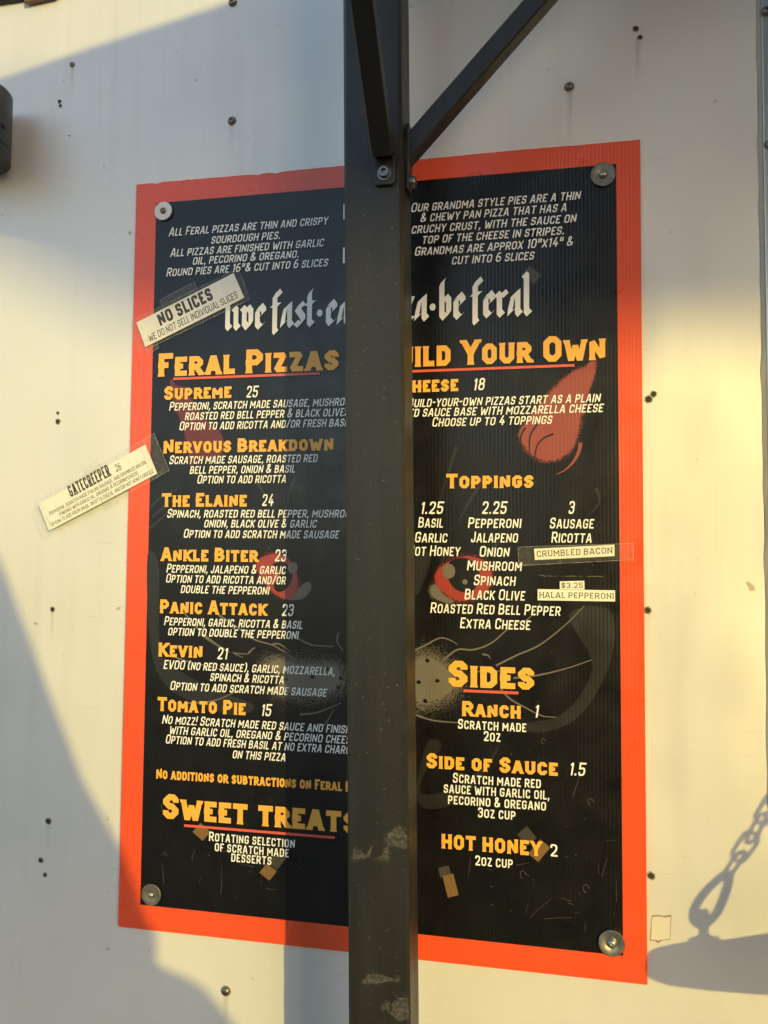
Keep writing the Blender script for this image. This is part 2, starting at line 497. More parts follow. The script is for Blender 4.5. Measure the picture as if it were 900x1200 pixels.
_cache = {}
def glyph(ch, style, small):
    key = (ch, style, small)
    if key in _cache: return _cache[key]
    cap, ratio, t, wf, gap, sh, kind = STYLE[style]
    wbase, spec = GLYPH[ch]
    sc = ratio if small else 1.0
    tt = t * (1.0 if not small else (0.5 + 0.5 * ratio))
    W = (wbase * wf) * sc if wbase > 0 else tt
    if kind in ('slab',) and wbase > 0: W += tt * 0.18
    W = max(W, tt)
    Hh = sc
    polys = []
    if ch == '-':
        polys.append([(0, .40), (.30, .40), (.30, .40 + tt), (0, .40 + tt)]); W = .30
    elif spec == 'box':
        polys.append([(0, 0), (tt, 0), (tt, tt * 1.15), (0, tt * 1.15)])
        if ch == ',': polys.append([(tt * .25, .02), (tt, .02), (tt * .35, -.17), (-tt * .15, -.17)])
    for s in ([] if spec == 'box' else spec.split('|')):
        closed, raw = parse(s)
        P = [(tt / 2 + x * (W - tt), tt / 2 + y * (Hh - tt), rr) for x, y, rr in raw]
        pts = []
        k = len(P)
        rad = {'round': .20, 'slab': .15, 'serif': .42, 'poster': .16}[kind] * sc
        nseg = {'round': 3, 'slab': 1, 'serif': 6, 'poster': 2}[kind]
        for i, (x, y, rr) in enumerate(P):
            if not rr or (not closed and i in (0, k - 1)):
                pts.append((x, y)); continue
            a, b = P[i - 1], P[(i + 1) % k]
            la = math.hypot(a[0] - x, a[1] - y); lb = math.hypot(b[0] - x, b[1] - y)
            r = min(rad, la * .48, lb * .48)
            if r < 1e-4: pts.append((x, y)); continue
            p0 = (x + (a[0] - x) / la * r, y + (a[1] - y) / la * r)
            p1 = (x + (b[0] - x) / lb * r, y + (b[1] - y) / lb * r)
            for q in range(nseg + 1):
                u = q / nseg
                pts.append(((1 - u) ** 2 * p0[0] + 2 * u * (1 - u) * x + u * u * p1[0], (1 - u) ** 2 * p0[1] + 2 * u * (1 - u) * y + u * u * p1[1]))
        if not closed and ch not in ',.-&"*':        # run free ends out to the box edge
            for e, nb in ((0, 1), (-1, -2)):
                dx, dy = pts[e][0] - pts[nb][0], pts[e][1] - pts[nb][1]
                l = math.hypot(dx, dy) or 1
                raw_y = raw[e][1]
                if raw_y in (0.0, 1.0) and abs(dy) > .3 * l or (abs(dx) > .9 * l and raw[e][0] in (0.0, 1.0)):
                    pts[e] = (pts[e][0] + dx / l * tt / 2 * 1.15, pts[e][1] + dy / l * tt / 2 * 1.15)
        thick = tt
        polys += stroke_polys(pts, closed, thick)
        if kind in ('slab', 'serif', 'poster') and not closed and ch.isalpha():
            for e, nb in ((0, 1), (-1, -2)):
                y = raw[e][1]
                dx, dy = pts[e][0] - pts[nb][0], pts[e][1] - pts[nb][1]
                l = math.hypot(dx, dy) or 1
                if y in (0.0, 1.0) and abs(dy) > .6 * l:
                    x = pts[e][0]
                    yy = Hh if y == 1.0 else 0.0
                    d = -1 if y == 1.0 else 1
                    if kind == 'slab':
                        q = tt * .13
                        polys.append([(x - tt / 2 - q, yy), (x + tt / 2 + q, yy), (x + tt / 2, yy + d * tt * .55), (x - tt / 2, yy + d * tt * .55)])
                    else:
                        q = .09 if kind == 'serif' else tt * .30
                        th = tt * .8 if kind == 'serif' else .10
                        polys.append([(x - tt / 2 - q, yy), (x + tt / 2 + q, yy), (x + tt / 2 + q, yy + d * th), (x - tt / 2 - q, yy + d * th)])
    lo, hi = (0.0, Hh) if ch not in ',/()$Q' else (-.4, 1.3)
    polys = [p for p in (clip_y(p, lo, hi) for p in polys) if len(p) >= 3]
    v, f = union(polys)
    _cache[key] = (v, f, W)
    return _cache[key]

def layout(text, style):
    """pen positions in cap-height units -> list of (char, small, x0, x1)"""
    cap, ratio, t, wf, gap, sh, kind = STYLE[style]
    x, out = 0.0, []
    for ch in text:
        if ch == ' ':
            x += .30 * wf if kind != 'slab' else .36; out.append((None, False, x, x)); continue
        small = ch.islower()
        W = glyph(ch.upper(), style, small)[2]
        out.append((ch.upper(), small, x, x + W))
        x += W + gap
    return out

def text_mesh(text, style, x0, x1, vis=None):
    """flat triangles (u, v) in metres; the visible run of characters spans x0..x1"""
    cap, ratio, t, wf, gap, sh, kind = STYLE[style]
    lay = layout(text, style)
    if vis is None: i0, i1 = 0, len(text)
    elif vis.startswith('>'): i0, i1 = len(text) - len(vis) + 1, len(text)
    else: i0, i1 = 0, len(vis)
    a, b = lay[i0][2], lay[i1 - 1][3]
    k = (x1 - x0) / max(1e-6, (b - a) + sh)
    V, Fc = [], []
    for ch, small, p0, p1 in lay:
        if ch is None: continue
        gv, gf, W = glyph(ch, style, small)
        n0 = len(V)
        V += [(x0 + (p0 - a + u + sh * v) * k, v * cap) for u, v in gv]
        Fc += [tuple(i + n0 for i in f) for f in gf]
    return V, Fc

# broad-nib blackletter
NIB = {
 'l': (.30, ['.02,1.62 .12,1.52 .12,.14 .26,0']), 'i': (.30, ['0,.90 .12,.80 .12,.14 .26,0', '.10,1.22 .16,1.28']),
 'v': (.56, ['0,.90 .12,.80 .12,.22 .32,0', '.32,0 .48,.2 .48,.72 .30,.92']), 'e': (.50, ['.12,.74 .12,.16 .28,0 .46,.16', '.12,.74 .28,.95 .46,.70 .16,.42']),
 'f': (.36, ['.40,1.34 .26,1.52 .12,1.32 .12,-.16 .20,-.26', '-.02,.92 .34,.92']), 'a': (.54, ['.40,.95 .40,.14 .52,0', '.40,.95 .20,.82 .08,.40 .02,.04 .12,.14 .36,.30']),
 's': (.46, ['.42,.80 .28,.94 .10,.72 .42,.34 .40,.16 .24,0 .04,.14']), 't': (.40, ['.22,1.46 .14,1.28 .14,.14 .28,0 .38,.10', '-.02,.92 .34,.92']),
 'p': (.54, ['.12,.95 .12,-.36', '.12,.85 .30,.95 .46,.78 .46,.22 .28,.02 .12,.14']), 'z': (.48, ['.04,.90 .44,.86 .06,.08 .46,.04']),
 'b': (.54, ['.20,1.56 .12,1.42 .12,.18 .28,0 .46,.2 .46,.72 .30,.90 .12,.76']), 'r': (.44, ['0,.90 .12,.80 .12,.14 .26,0', '.12,.70 .30,.95 .44,.80']),
 '.': (.30, ['dot']),
}
NIB['e'] = (.50, ['.12,.74 .12,.16 .28,.0 .46,.16', '.12,.76 .28,.95 .46,.74 .46,.62 .2,.44'])
def nib_text(text, x0, x1, xh, width):
    n = (math.cos(R(38)) * width / 2, math.sin(R(38)) * width / 2)
    V, Fc = [], []
    x = 0.0
    pos = []
    for ch in text:
        if ch == ' ': x += .28; continue
        pos.append((ch, x)); x += NIB[ch][0] + .16
    total = x - .16
    k = (x1 - x0) / total
    for ch, px in pos:
        polys = []
        for s in NIB[ch][1]:
            if s == 'dot':
                polys.append([(.12 + .15 * math.cos(a * .3927), .48 + .15 * math.sin(a * .3927)) for a in range(16)]); continue
            p = [tuple(map(float, q.split(','))) for q in s.split()]
            for a, b in zip(p, p[1:]):
                q = [(a[0] - n[0], a[1] - n[1]), (a[0] + n[0], a[1] + n[1]), (b[0] + n[0], b[1] + n[1]), (b[0] - n[0], b[1] - n[1])]
                polys.append(q)
        gv, gf = union(polys)
        n0 = len(V)
        V += [(x0 + (px + u) * k, v * xh) for u, v in gv]
        Fc += [tuple(i + n0 for i in f) for f in gf]
    return V, Fc
MENU_TEXT = [
    ('description', 'pizza_note', 'i', 'All Feral pizzas are thin and crispy', None, 0.0461, 0.2529, 0.8444),
    ('description', 'pizza_note', 'i', 'sourdough pies.', None, 0.1026, 0.1936, 0.8309),
    ('description', 'pizza_note', 'i', 'All pizzas are finished with garlic', None, 0.0486, 0.2480, 0.8180),
    ('description', 'pizza_note', 'i', 'oil, pecorino & oregano.', None, 0.0788, 0.2173, 0.8061),
    ('description', 'pizza_note', 'i', 'Round pies are 16"& cut into 6 slices', None, 0.0442, 0.2535, 0.7935),
    ('description', 'grandma_note', 'i', 'Our grandma style pies are a thin', None, 0.3519, 0.5465, 0.8514),
    ('description', 'grandma_note', 'i', '& chewy pan pizza that has a', None, 0.3629, 0.5315, 0.8387),
    ('description', 'grandma_note', 'i', 'cruchy crust, with the sauce on', None, 0.3526, 0.5418, 0.8255),
    ('description', 'grandma_note', 'i', 'top of the cheese in stripes.', None, 0.3651, 0.5286, 0.8125),
    ('description', 'grandma_note', 'i', 'Grandmas are approx 10"x14" &', None, 0.3565, 0.5385, 0.7990),
    ('description', 'grandma_note', 'i', 'cut into 6 slices', None, 0.3999, 0.4952, 0.7858),
    ('heading', '', 'H', 'Feral Pizzas', None, 0.0366, 0.2665, 0.6681),
    ('heading', '', 'h', 'Supreme', None, 0.0452, 0.1327, 0.6389),
    ('price', '', 'p', '25', None, 0.1516, 0.1679, 0.6385),
    ('description', 'supreme', 'i', 'Pepperoni, scratch made sausage, mushrooms,', 'Pepperoni, scratch made sausage, mushro', 0.0519, 0.2756, 0.6253),
    ('description', 'supreme', 'i', 'roasted red bell pepper & black olives', 'roasted red bell pepper & black olive', 0.0729, 0.2750, 0.6130),
    ('description', 'supreme', 'i', 'Option to add ricotta and/or fresh basil', 'Option to add ricotta and/or fresh bas', 0.0657, 0.2752, 0.6006),
    ('heading', '', 'h', 'Nervous Breakdown', None, 0.0457, 0.2614, 0.5726),
    ('description', 'breakdown', 'i', 'Scratch made sausage, roasted red', None, 0.0534, 0.2435, 0.5591),
    ('description', 'breakdown', 'i', 'bell pepper, onion & basil', None, 0.0807, 0.2163, 0.5469),
    ('description', 'breakdown', 'i', 'Option to add ricotta', None, 0.0906, 0.2053, 0.5349),
    ('heading', '', 'h', 'The Elaine', None, 0.0453, 0.1547, 0.5068),
    ('price', '', 'p', '24', None, 0.1738, 0.1898, 0.5074),
    ('description', 'elaine', 'i', 'Spinach, roasted red bell pepper, mushrooms,', 'Spinach, roasted red bell pepper, mushro', 0.0521, 0.2771, 0.4935),
    ('description', 'elaine', 'i', 'onion, black olive & garlic', None, 0.1006, 0.2434, 0.4816),
    ('description', 'elaine', 'i', 'Option to add scratch made sausage', None, 0.0743, 0.2705, 0.4690),
    ('heading', '', 'h', 'Ankle Biter', None, 0.0458, 0.1702, 0.4406),
    ('price', '', 'p', '23', None, 0.1908, 0.2067, 0.4416),
    ('description', 'ankle', 'i', 'Pepperoni, jalapeno & garlic', None, 0.0529, 0.2062, 0.4266),
    ('description', 'ankle', 'i', 'Option to add ricotta and/or', None, 0.0524, 0.2064, 0.4145),
    ('description', 'ankle', 'i', 'double the pepperoni', None, 0.0721, 0.1862, 0.4022),
    ('heading', '', 'h', 'Panic Attack', None, 0.0459, 0.1819, 0.3773),
    ('price', '', 'p', '23', None, 0.2006, 0.2164, 0.3775),
    ('description', 'panic', 'i', 'Pepperoni, garlic, ricotta & basil', None, 0.0514, 0.2280, 0.3629),
    ('description', 'panic', 'i', 'option to double the pepperoni', None, 0.0566, 0.2230, 0.3508),
    ('heading', '', 'h', 'Kevin', None, 0.0452, 0.1020, 0.3250),
    ('price', '', 'p', '21', None, 0.1206, 0.1351, 0.3242),
    ('description', 'kevin', 'i', 'EVOO (no red sauce), garlic, mozzarella,', None, 0.0519, 0.2679, 0.3103),
    ('description', 'kevin', 'i', 'spinach & ricotta', None, 0.1121, 0.2060, 0.2982),
    ('description', 'kevin', 'i', 'Option to add scratch made sausage', None, 0.0610, 0.2580, 0.2855),
    ('heading', '', 'h', 'Tomato Pie', None, 0.0457, 0.1577, 0.2598),
    ('price', '', 'p', '15', None, 0.1768, 0.1909, 0.2600),
    ('description', 'tomato', 'i', 'No mozz! Scratch made red sauce and finished', 'No mozz! Scratch made red sauce and finis', 0.0516, 0.2805, 0.2448),
    ('description', 'tomato', 'i', 'with garlic oil, oregano & pecorino cheese.', 'with garlic oil, oregano & pecorino chee', 0.0611, 0.2809, 0.2330),
    ('description', 'tomato', 'i', 'Option to add fresh basil at no extra charge', 'Option to add fresh basil at no extra char', 0.0566, 0.2808, 0.2215),
    ('description', 'tomato', 'i', 'on this pizza', None, 0.1422, 0.2094, 0.2089),
    ('heading', '', 'n', 'No additions or subtractions on Feral Pizzas', 'No additions or subtractions on Feral', 0.0457, 0.2762, 0.1792),
    ('heading', '', 'H', 'Sweet treats', 'Sweet treat', 0.0554, 0.2753, 0.1329),
    ('description', 'sweet', 'u', 'Rotating selection', None, 0.1148, 0.2209, 0.1109),
    ('description', 'sweet', 'u', 'of scratch made', None, 0.1223, 0.2139, 0.0997),
    ('description', 'sweet', 'u', 'desserts', None, 0.1431, 0.1929, 0.0893),
    ('heading', '', 'H', 'Build Your Own', '>ild Your Own', 0.3584, 0.5711, 0.6681),
    ('heading', '', 'h', 'Cheese', '>eese', 0.3675, 0.4080, 0.6383),
    ('price', '', 'p', '18', None, 0.4249, 0.4397, 0.6384),
    ('description', 'cheese', 'i', 'Build-your-own pizzas start as a plain', '>uild-your-own pizzas start as a plain', 0.3570, 0.5669, 0.6210),
    ('description', 'cheese', 'i', 'red sauce base with mozzarella cheese', '>d sauce base with mozzarella cheese', 0.3570, 0.5699, 0.6098),
    ('description', 'cheese', 'i', 'Choose up to 4 toppings', None, 0.3780, 0.5146, 0.5980),
    ('heading', '', 'h', 'Toppings', None, 0.3953, 0.4927, 0.5267),
    ('price', '', 'p', '1.25', None, 0.3650, 0.3929, 0.4976),
    ('price', '', 'p', '2.25', None, 0.4351, 0.4644, 0.4975),
    ('price', '', 'p', '3', None, 0.5307, 0.5383, 0.4974),
    ('topping_list', 'one', 't', 'Basil', None, 0.3628, 0.3923, 0.4820),
    ('topping_list', 'two', 't', 'Pepperoni', None, 0.4198, 0.4801, 0.4817),
    ('topping_list', 'three', 't', 'Sausage', None, 0.5103, 0.5586, 0.4813),
    ('topping_list', 'one', 't', 'Garlic', None, 0.3590, 0.3972, 0.4650),
    ('topping_list', 'two', 't', 'Jalapeno', None, 0.4231, 0.4764, 0.4654),
    ('topping_list', 'three', 't', 'Ricotta', None, 0.5121, 0.5564, 0.4656),
    ('topping_list', 'one', 't', 'Hot Honey', '>ot Honey', 0.3591, 0.4119, 0.4497),
    ('topping_list', 'two', 't', 'Onion', None, 0.4327, 0.4670, 0.4494),
    ('topping_list', 'two', 't', 'Mushroom', None, 0.4189, 0.4807, 0.4338),
    ('topping_list', 'two', 't', 'Spinach', None, 0.4264, 0.4738, 0.4172),
    ('topping_list', 'two', 't', 'Black Olive', None, 0.4162, 0.4841, 0.4011),
    ('topping_list', 'two', 't', 'Roasted Red Bell Pepper', None, 0.3774, 0.5227, 0.3851),
    ('topping_list', 'two', 't', 'Extra Cheese', None, 0.4112, 0.4900, 0.3688),
    ('heading', '', 'H', 'Sides', None, 0.3986, 0.4933, 0.3033),
    ('heading', '', 'h', 'Ranch', None, 0.4141, 0.4785, 0.2711),
    ('price', '', 'p', '1', None, 0.4930, 0.4991, 0.2734),
    ('description', 'ranch', 'u', 'Scratch made', None, 0.4093, 0.4847, 0.2569),
    ('description', 'ranch', 'u', '2oz', None, 0.4379, 0.4567, 0.2448),
    ('heading', '', 'h', 'Side of Sauce', None, 0.3742, 0.5182, 0.2114),
    ('price', '', 'p', '1.5', None, 0.5303, 0.5489, 0.2131),
    ('description', 'sauce', 'u', 'Scratch made red', None, 0.4038, 0.5005, 0.1971),
    ('description', 'sauce', 'u', 'sauce with garlic oil,', None, 0.3936, 0.5096, 0.1853),
    ('description', 'sauce', 'u', 'pecorino & oregano', None, 0.3985, 0.5060, 0.1733),
    ('description', 'sauce', 'u', '3oz cup', None, 0.4318, 0.4731, 0.1610),
    ('heading', '', 'c', 'HOT HONEY', None, 0.3917, 0.5007, 0.1241),
    ('price', '', 'q', '2', None, 0.5104, 0.5179, 0.1250),
    ('description', 'honey', 'u', '2oz cup', None, 0.4288, 0.4701, 0.1087),
]
ART = {'brow_right': [(0.5309, 0.3869), (0.5744, 0.3928), (0.5765, 0.3437), (0.5547, 0.2939), (0.5305, 0.2683), (0.4963, 0.2567), (0.4766, 0.2631), (0.4963, 0.2691),
                (0.5208, 0.2764), (0.5451, 0.3033), (0.5549, 0.3381)],
 'cheek_left': [(0.0271, 0.4475), (0.0424, 0.4365), (0.0439, 0.3757), (0.0496, 0.3264), (0.0782, 0.3056), (0.1253, 0.2858), (0.1684, 0.2716), (0.1459, 0.2586),
                (0.0936, 0.271), (0.0518, 0.2936), (0.0327, 0.3423)],
 'cheek_right': [(0.361, 0.4529), (0.3781, 0.4505), (0.3691, 0.4193), (0.3613, 0.405), (0.3534, 0.4087)],
 'chin': [(0.3753, 0.2403), (0.3908, 0.2361), (0.3703, 0.2021), (0.3704, 0.182), (0.4063, 0.1918), (0.4392, 0.2188), (0.4567, 0.2447), (0.4392, 0.2089), (0.4064, 0.1743),
          (0.3705, 0.1669), (0.3626, 0.1915)],
 'confetti': [[(0.3926, 0.0934), (0.4046, 0.0973), (0.4107, 0.0745), (0.3987, 0.0705)], [(0.1866, 0.0904), (0.1991, 0.0825), (0.1903, 0.071), (0.1778, 0.0789)],
              [(0.1032, 0.1306), (0.1163, 0.1209), (0.1064, 0.1098), (0.0933, 0.1195)], [(0.4888, 0.7797), (0.5019, 0.7676), (0.4933, 0.7576), (0.4802, 0.7697)],
              [(0.4998, 0.1419), (0.5103, 0.1339), (0.4974, 0.1175), (0.4868, 0.1255)]],
 'confetti_tail': [[(0.3875, 0.102), (0.3995, 0.1059), (0.4023, 0.0953), (0.3903, 0.0914)], [(0.1979, 0.1044), (0.2094, 0.097), (0.1994, 0.0839), (0.1878, 0.0913)],
                   [(0.4747, 0.1453), (0.4853, 0.155), (0.4959, 0.1431), (0.4853, 0.1335)]],
 'ear_fold': [[(0.4838, 0.5943), (0.4792, 0.5854), (0.4784, 0.5726)], [(0.4968, 0.5979), (0.4893, 0.5852), (0.4883, 0.5673)],
              [(0.5148, 0.5867), (0.5043, 0.5824), (0.4968, 0.5735), (0.4938, 0.5595)]],
 'ear_left': [(0.053, 0.6643), (0.0595, 0.6568), (0.0697, 0.6537), (0.0815, 0.6385), (0.0954, 0.6193), (0.1064, 0.607), (0.1193, 0.5968), (0.1244, 0.5813),
              (0.1199, 0.5681), (0.1044, 0.5644), (0.0888, 0.5646), (0.0833, 0.5553), (0.0789, 0.5647), (0.0771, 0.5795), (0.0724, 0.597), (0.0663, 0.6147),
              (0.0587, 0.6311), (0.054, 0.6475)],
 'ear_right': [(0.5491, 0.6603), (0.5565, 0.6664), (0.5597, 0.6663), (0.5604, 0.6586), (0.5564, 0.6447), (0.5494, 0.6246), (0.5444, 0.6044), (0.5409, 0.5867),
               (0.5365, 0.5728), (0.529, 0.5641), (0.5167, 0.5579), (0.5042, 0.5568), (0.4943, 0.5621), (0.4868, 0.5686), (0.4805, 0.5777), (0.4772, 0.5868),
               (0.4797, 0.5931), (0.488, 0.6045), (0.4994, 0.6184), (0.5106, 0.6322), (0.5256, 0.6471), (0.538, 0.6569)],
 'ear_rim': [(0.5443, 0.5765), (0.5418, 0.5651), (0.5352, 0.5538), (0.5265, 0.5458), (0.5171, 0.5411)],
 'eye_left_pupil': [(0.1883, 0.4381), (0.2024, 0.4409), (0.2124, 0.4303), (0.2112, 0.4169), (0.2029, 0.4074), (0.1945, 0.4059), (0.1901, 0.4139), (0.197, 0.4221),
                    (0.1955, 0.4314)],
 'eye_left_red': [(0.1684, 0.4392), (0.1782, 0.4474), (0.1924, 0.4502), (0.2065, 0.445), (0.2165, 0.433), (0.2201, 0.417), (0.2156, 0.4023), (0.2058, 0.3986),
                  (0.1931, 0.4027), (0.1831, 0.4111), (0.1729, 0.4244)],
 'eye_left_white': [(0.2002, 0.402), (0.2141, 0.4063), (0.2279, 0.4158), (0.2349, 0.4173), (0.2358, 0.4093), (0.2282, 0.3999), (0.2171, 0.3967), (0.2059, 0.3976)],
 'eye_right_pupil': [(0.3964, 0.4313), (0.4002, 0.4442), (0.417, 0.4477), (0.4306, 0.4386), (0.4324, 0.4228), (0.4235, 0.4094), (0.4094, 0.4107), (0.4003, 0.4185)],
 'eye_right_red': [(0.3826, 0.4273), (0.3899, 0.4377), (0.4054, 0.4469), (0.4234, 0.4496), (0.4388, 0.4433), (0.4464, 0.4307), (0.4451, 0.4179), (0.4363, 0.4063),
                   (0.4235, 0.401), (0.4094, 0.3994), (0.3965, 0.4056), (0.3861, 0.4157)],
 'eye_right_white': [(0.3775, 0.413), (0.3842, 0.417), (0.3926, 0.4055), (0.403, 0.3993), (0.3978, 0.3966), (0.3874, 0.3995), (0.3796, 0.404)],
 'fur_dark': [[(0.0284, 0.5049), (0.0426, 0.5182), (0.0654, 0.5288)], [(0.0316, 0.4941), (0.0486, 0.5075), (0.0627, 0.5181)],
              [(0.029, 0.4807), (0.046, 0.4941), (0.0573, 0.5048)], [(0.1692, 0.5332), (0.1762, 0.5214), (0.1806, 0.507)],
              [(0.2153, 0.5406), (0.2075, 0.5225), (0.2065, 0.5018)], [(0.395, 0.4532), (0.3821, 0.4247)], [(0.4565, 0.469), (0.4387, 0.4459), (0.426, 0.4202)],
              [(0.4065, 0.5745), (0.3953, 0.5388), (0.3856, 0.5063)], [(0.4341, 0.532), (0.4181, 0.5062), (0.4085, 0.4869)],
              [(0.5604, 0.5261), (0.5633, 0.5089), (0.5435, 0.487)]],
 'glint_left': (0.2137, 0.4343),
 'glint_right': (0.3982, 0.4326),
 'glint_right_small': (0.4166, 0.4208),
 'muzzle_left': [(0.176, 0.3239), (0.1901, 0.3289), (0.2125, 0.3264), (0.2402, 0.3261), (0.2649, 0.3256), (0.2786, 0.3209), (0.2842, 0.3054), (0.2762, 0.2921),
                 (0.2572, 0.284), (0.2353, 0.2799), (0.2104, 0.282), (0.1907, 0.2899), (0.2045, 0.2997), (0.2016, 0.3102), (0.1846, 0.3175)],
 'muzzle_right': [(0.3565, 0.3339), (0.3721, 0.3396), (0.3878, 0.335), (0.4007, 0.3252), (0.4097, 0.3129), (0.4072, 0.2976), (0.3931, 0.2868), (0.3751, 0.2797),
                  (0.3594, 0.2802), (0.354, 0.3056)],
 'spots': [(0.2391, 0.3076), (0.2733, 0.3076), (0.2707, 0.2971), (0.2568, 0.3175), (0.3743, 0.3312), (0.3645, 0.3065), (0.3858, 0.3089), (0.3719, 0.2859)],
 'whiskers': [[(0.0766, 0.3792), (0.0976, 0.3578), (0.1242, 0.3396), (0.1532, 0.3271)],
              [(0.1205, 0.3774), (0.1468, 0.3619), (0.1671, 0.349), (0.1898, 0.343), (0.2068, 0.3342), (0.2181, 0.3266)],
              [(0.0977, 0.3538), (0.133, 0.3345), (0.1603, 0.3314)], [(0.1898, 0.3438), (0.1982, 0.3446), (0.2124, 0.3357)],
              [(0.2121, 0.3569), (0.2345, 0.3457), (0.2565, 0.3437), (0.2647, 0.344)], [(0.06, 0.3267), (0.0867, 0.3194), (0.1247, 0.3127)],
              [(0.0819, 0.2705), (0.1168, 0.2747), (0.151, 0.2895)], [(0.2245, 0.2637), (0.2465, 0.2673), (0.2736, 0.279)],
              [(0.27, 0.3599), (0.2687, 0.3493), (0.2757, 0.3391)], [(0.2522, 0.2519), (0.2576, 0.2574), (0.2655, 0.2721)],
              [(0.1602, 0.3327), (0.1658, 0.3382), (0.1687, 0.3389)], [(0.3538, 0.339), (0.3695, 0.3472), (0.3876, 0.3567), (0.398, 0.3557), (0.4088, 0.3504)],
              [(0.3929, 0.3326), (0.4083, 0.3446), (0.4262, 0.3451), (0.4465, 0.3533), (0.4691, 0.3729), (0.4866, 0.3808), (0.5002, 0.3987)],
              [(0.4516, 0.3283), (0.4741, 0.3404), (0.4989, 0.3524), (0.526, 0.3743), (0.5475, 0.3967)],
              [(0.4704, 0.3152), (0.4964, 0.3192), (0.5258, 0.3272), (0.5549, 0.3381)],
              [(0.4566, 0.3034), (0.4666, 0.2926), (0.484, 0.2834), (0.5013, 0.2755), (0.5172, 0.2745)],
              [(0.3569, 0.2712), (0.3803, 0.2647), (0.4061, 0.2634), (0.4188, 0.2628)], [(0.4364, 0.3404), (0.4427, 0.3393), (0.4453, 0.3356)],
              [(0.4263, 0.3186), (0.439, 0.3228), (0.4566, 0.3222)]]}
UNDERLINES = [(0.0566, 0.6647, 0.2439, 0.6647, 0.003), (0.3, 0.6631, 0.538, 0.6631, 0.003), (0.0829, 0.1264, 0.2682, 0.1264, 0.003), (0.4155, 0.2992, 0.4763, 0.2992, 0.003)]
RESIDUE = [[(0.3597, 0.1894), (0.3718, 0.2001), (0.3795, 0.1903), (0.3796, 0.1798), (0.3709, 0.1792), (0.3602, 0.1811)], [(0.3284, 0.1733), (0.3333, 0.1738), (0.3415, 0.1704), (0.3445, 0.1765), (0.3466, 0.1772), (0.344, 0.1676), (0.3284, 0.1654)], [(0.3487, 0.167), (0.3568, 0.1706), (0.3578, 0.1775), (0.3625, 0.1785), (0.363, 0.1657), (0.3559, 0.1663)], [(0.3382, 0.0528), (0.3436, 0.0611), (0.3567, 0.0631), (0.3648, 0.0601), (0.3718, 0.0609), (0.3728, 0.0576), (0.3628, 0.0571), (0.3508, 0.0534)], [(0.366, 0.0363), (0.372, 0.0437), (0.3819, 0.0443), (0.3824, 0.0249), (0.3721, 0.0228), (0.3655, 0.0286)], [(0.358, 0.0354), (0.363, 0.0379), (0.3646, 0.0324), (0.359, 0.0308)]]

# ================================================================== the ground
mb = MB()
mb.add([(-400, -400, 0), (400, -400, 0), (400, 400, 0), (-400, 400, 0)], [(0, 1, 2, 3)])
tag(mb.build('ground', M['ground']), kind='structure')

# ================================================================== the trailer side
tr = empty('food_trailer', (0.3, 0.0, 0.0), 'white painted metal food trailer side carrying the menu board', 'trailer')
mb = MB(); mb.box(-3.2, 0.7335, 0.0, 0.05, 0.35, 2.75); mb.build('wall_panel', M['wall'], tr)
mb = MB(); mb.box(-3.2, 2.6, 0.052, 2.2, 0.35, 2.75); mb.build('body', M['wall'], tr)
# overlapping trim strip at the right with its bead of sealant
mb = MB(); mb.box(0.7375, 0.805, -0.004, 0.05, 0.35, 2.75); mb.build('seam_strip', M['alu'], tr, bevel=0.0015)
mb = MB(); mb.box(0.806, 2.6, 0.0, 0.05, 0.35, 2.75); mb.build('wall_panel', M['wall'], tr)
rnd = random.Random(4)
mb = MB()
pl, zz = [], 0.4
while zz < 2.7:
    wl = 0.0030 + 0.0022 * rnd.random()
    pl.append((wl, zz)); zz += 0.025
for (w0, za), (w1, zb) in zip(pl, pl[1:]):
    mb.add([(0.7372 - w0, -0.0006, za), (0.7372, -0.0034, za), (0.7372, -0.0034, zb), (0.7372 - w1, -0.0006, zb)], [(0, 1, 2, 3)])
mb.build('sealant_bead', M['sealant'], tr)
# ledge and its brown end cap at the top left
mb = MB(); mb.prism([(-3.2, 1.186 + Z0), (-0.155, 1.1795 + Z0), (-0.155, 1.26 + Z0), (-3.2, 1.26 + Z0)], -0.008, -0.001); mb.build('window_ledge', M['black_steel'], tr, bevel=0.002)
mb = MB(); mb.prism([(-0.1655, 1.172 + Z0), (-0.119, 1.1755 + Z0), (-0.119, 1.255 + Z0), (-0.1655, 1.255 + Z0)], -0.0095, -0.0015); mb.build('ledge_end_cap', M['brown'], tr, bevel=0.002)

def screw(x, z, y, r, parent, m, slot=True, tilt=0.0, name='screw'):
    """round-headed screw with a cross recess"""
    mb = MB()
    mb.lathe((x, y, z), (0, -1, 0), [(r, -0.004), (r, r * .12), (r * .92, r * .38), (r * .72, r * .60), (r * .42, r * .72), (r * .34, r * .72), (r * .26, r * .30), (0.0002, r * .24)], 18)
    return mb.build(name, m, parent, smooth=True)
for x, z, r in [(-0.0975, 1.0848, .0033), (0.125, 0.987, .0050), (0.5334, 0.9859, .0052), (0.1232, 1.1397, .0052), (0.1373, -0.0619, .0054), (0.7425, 1.045, .0055), (0.7435, 0.8964, .0050)]:
    mb = MB(); mb.lathe((x, -0.004 if x > .735 else 0, z + Z0), (0, -1, 0), [(r * 1.16, -.002), (r * 1.16, .0004), (r, .0006), (.0003, .0006)], 18)
    s = screw(x, z + Z0, -0.0046 if x > .735 else -0.0006, r, tr, M['screw'])
    mb.build('collar', M['hole_rim'], s)
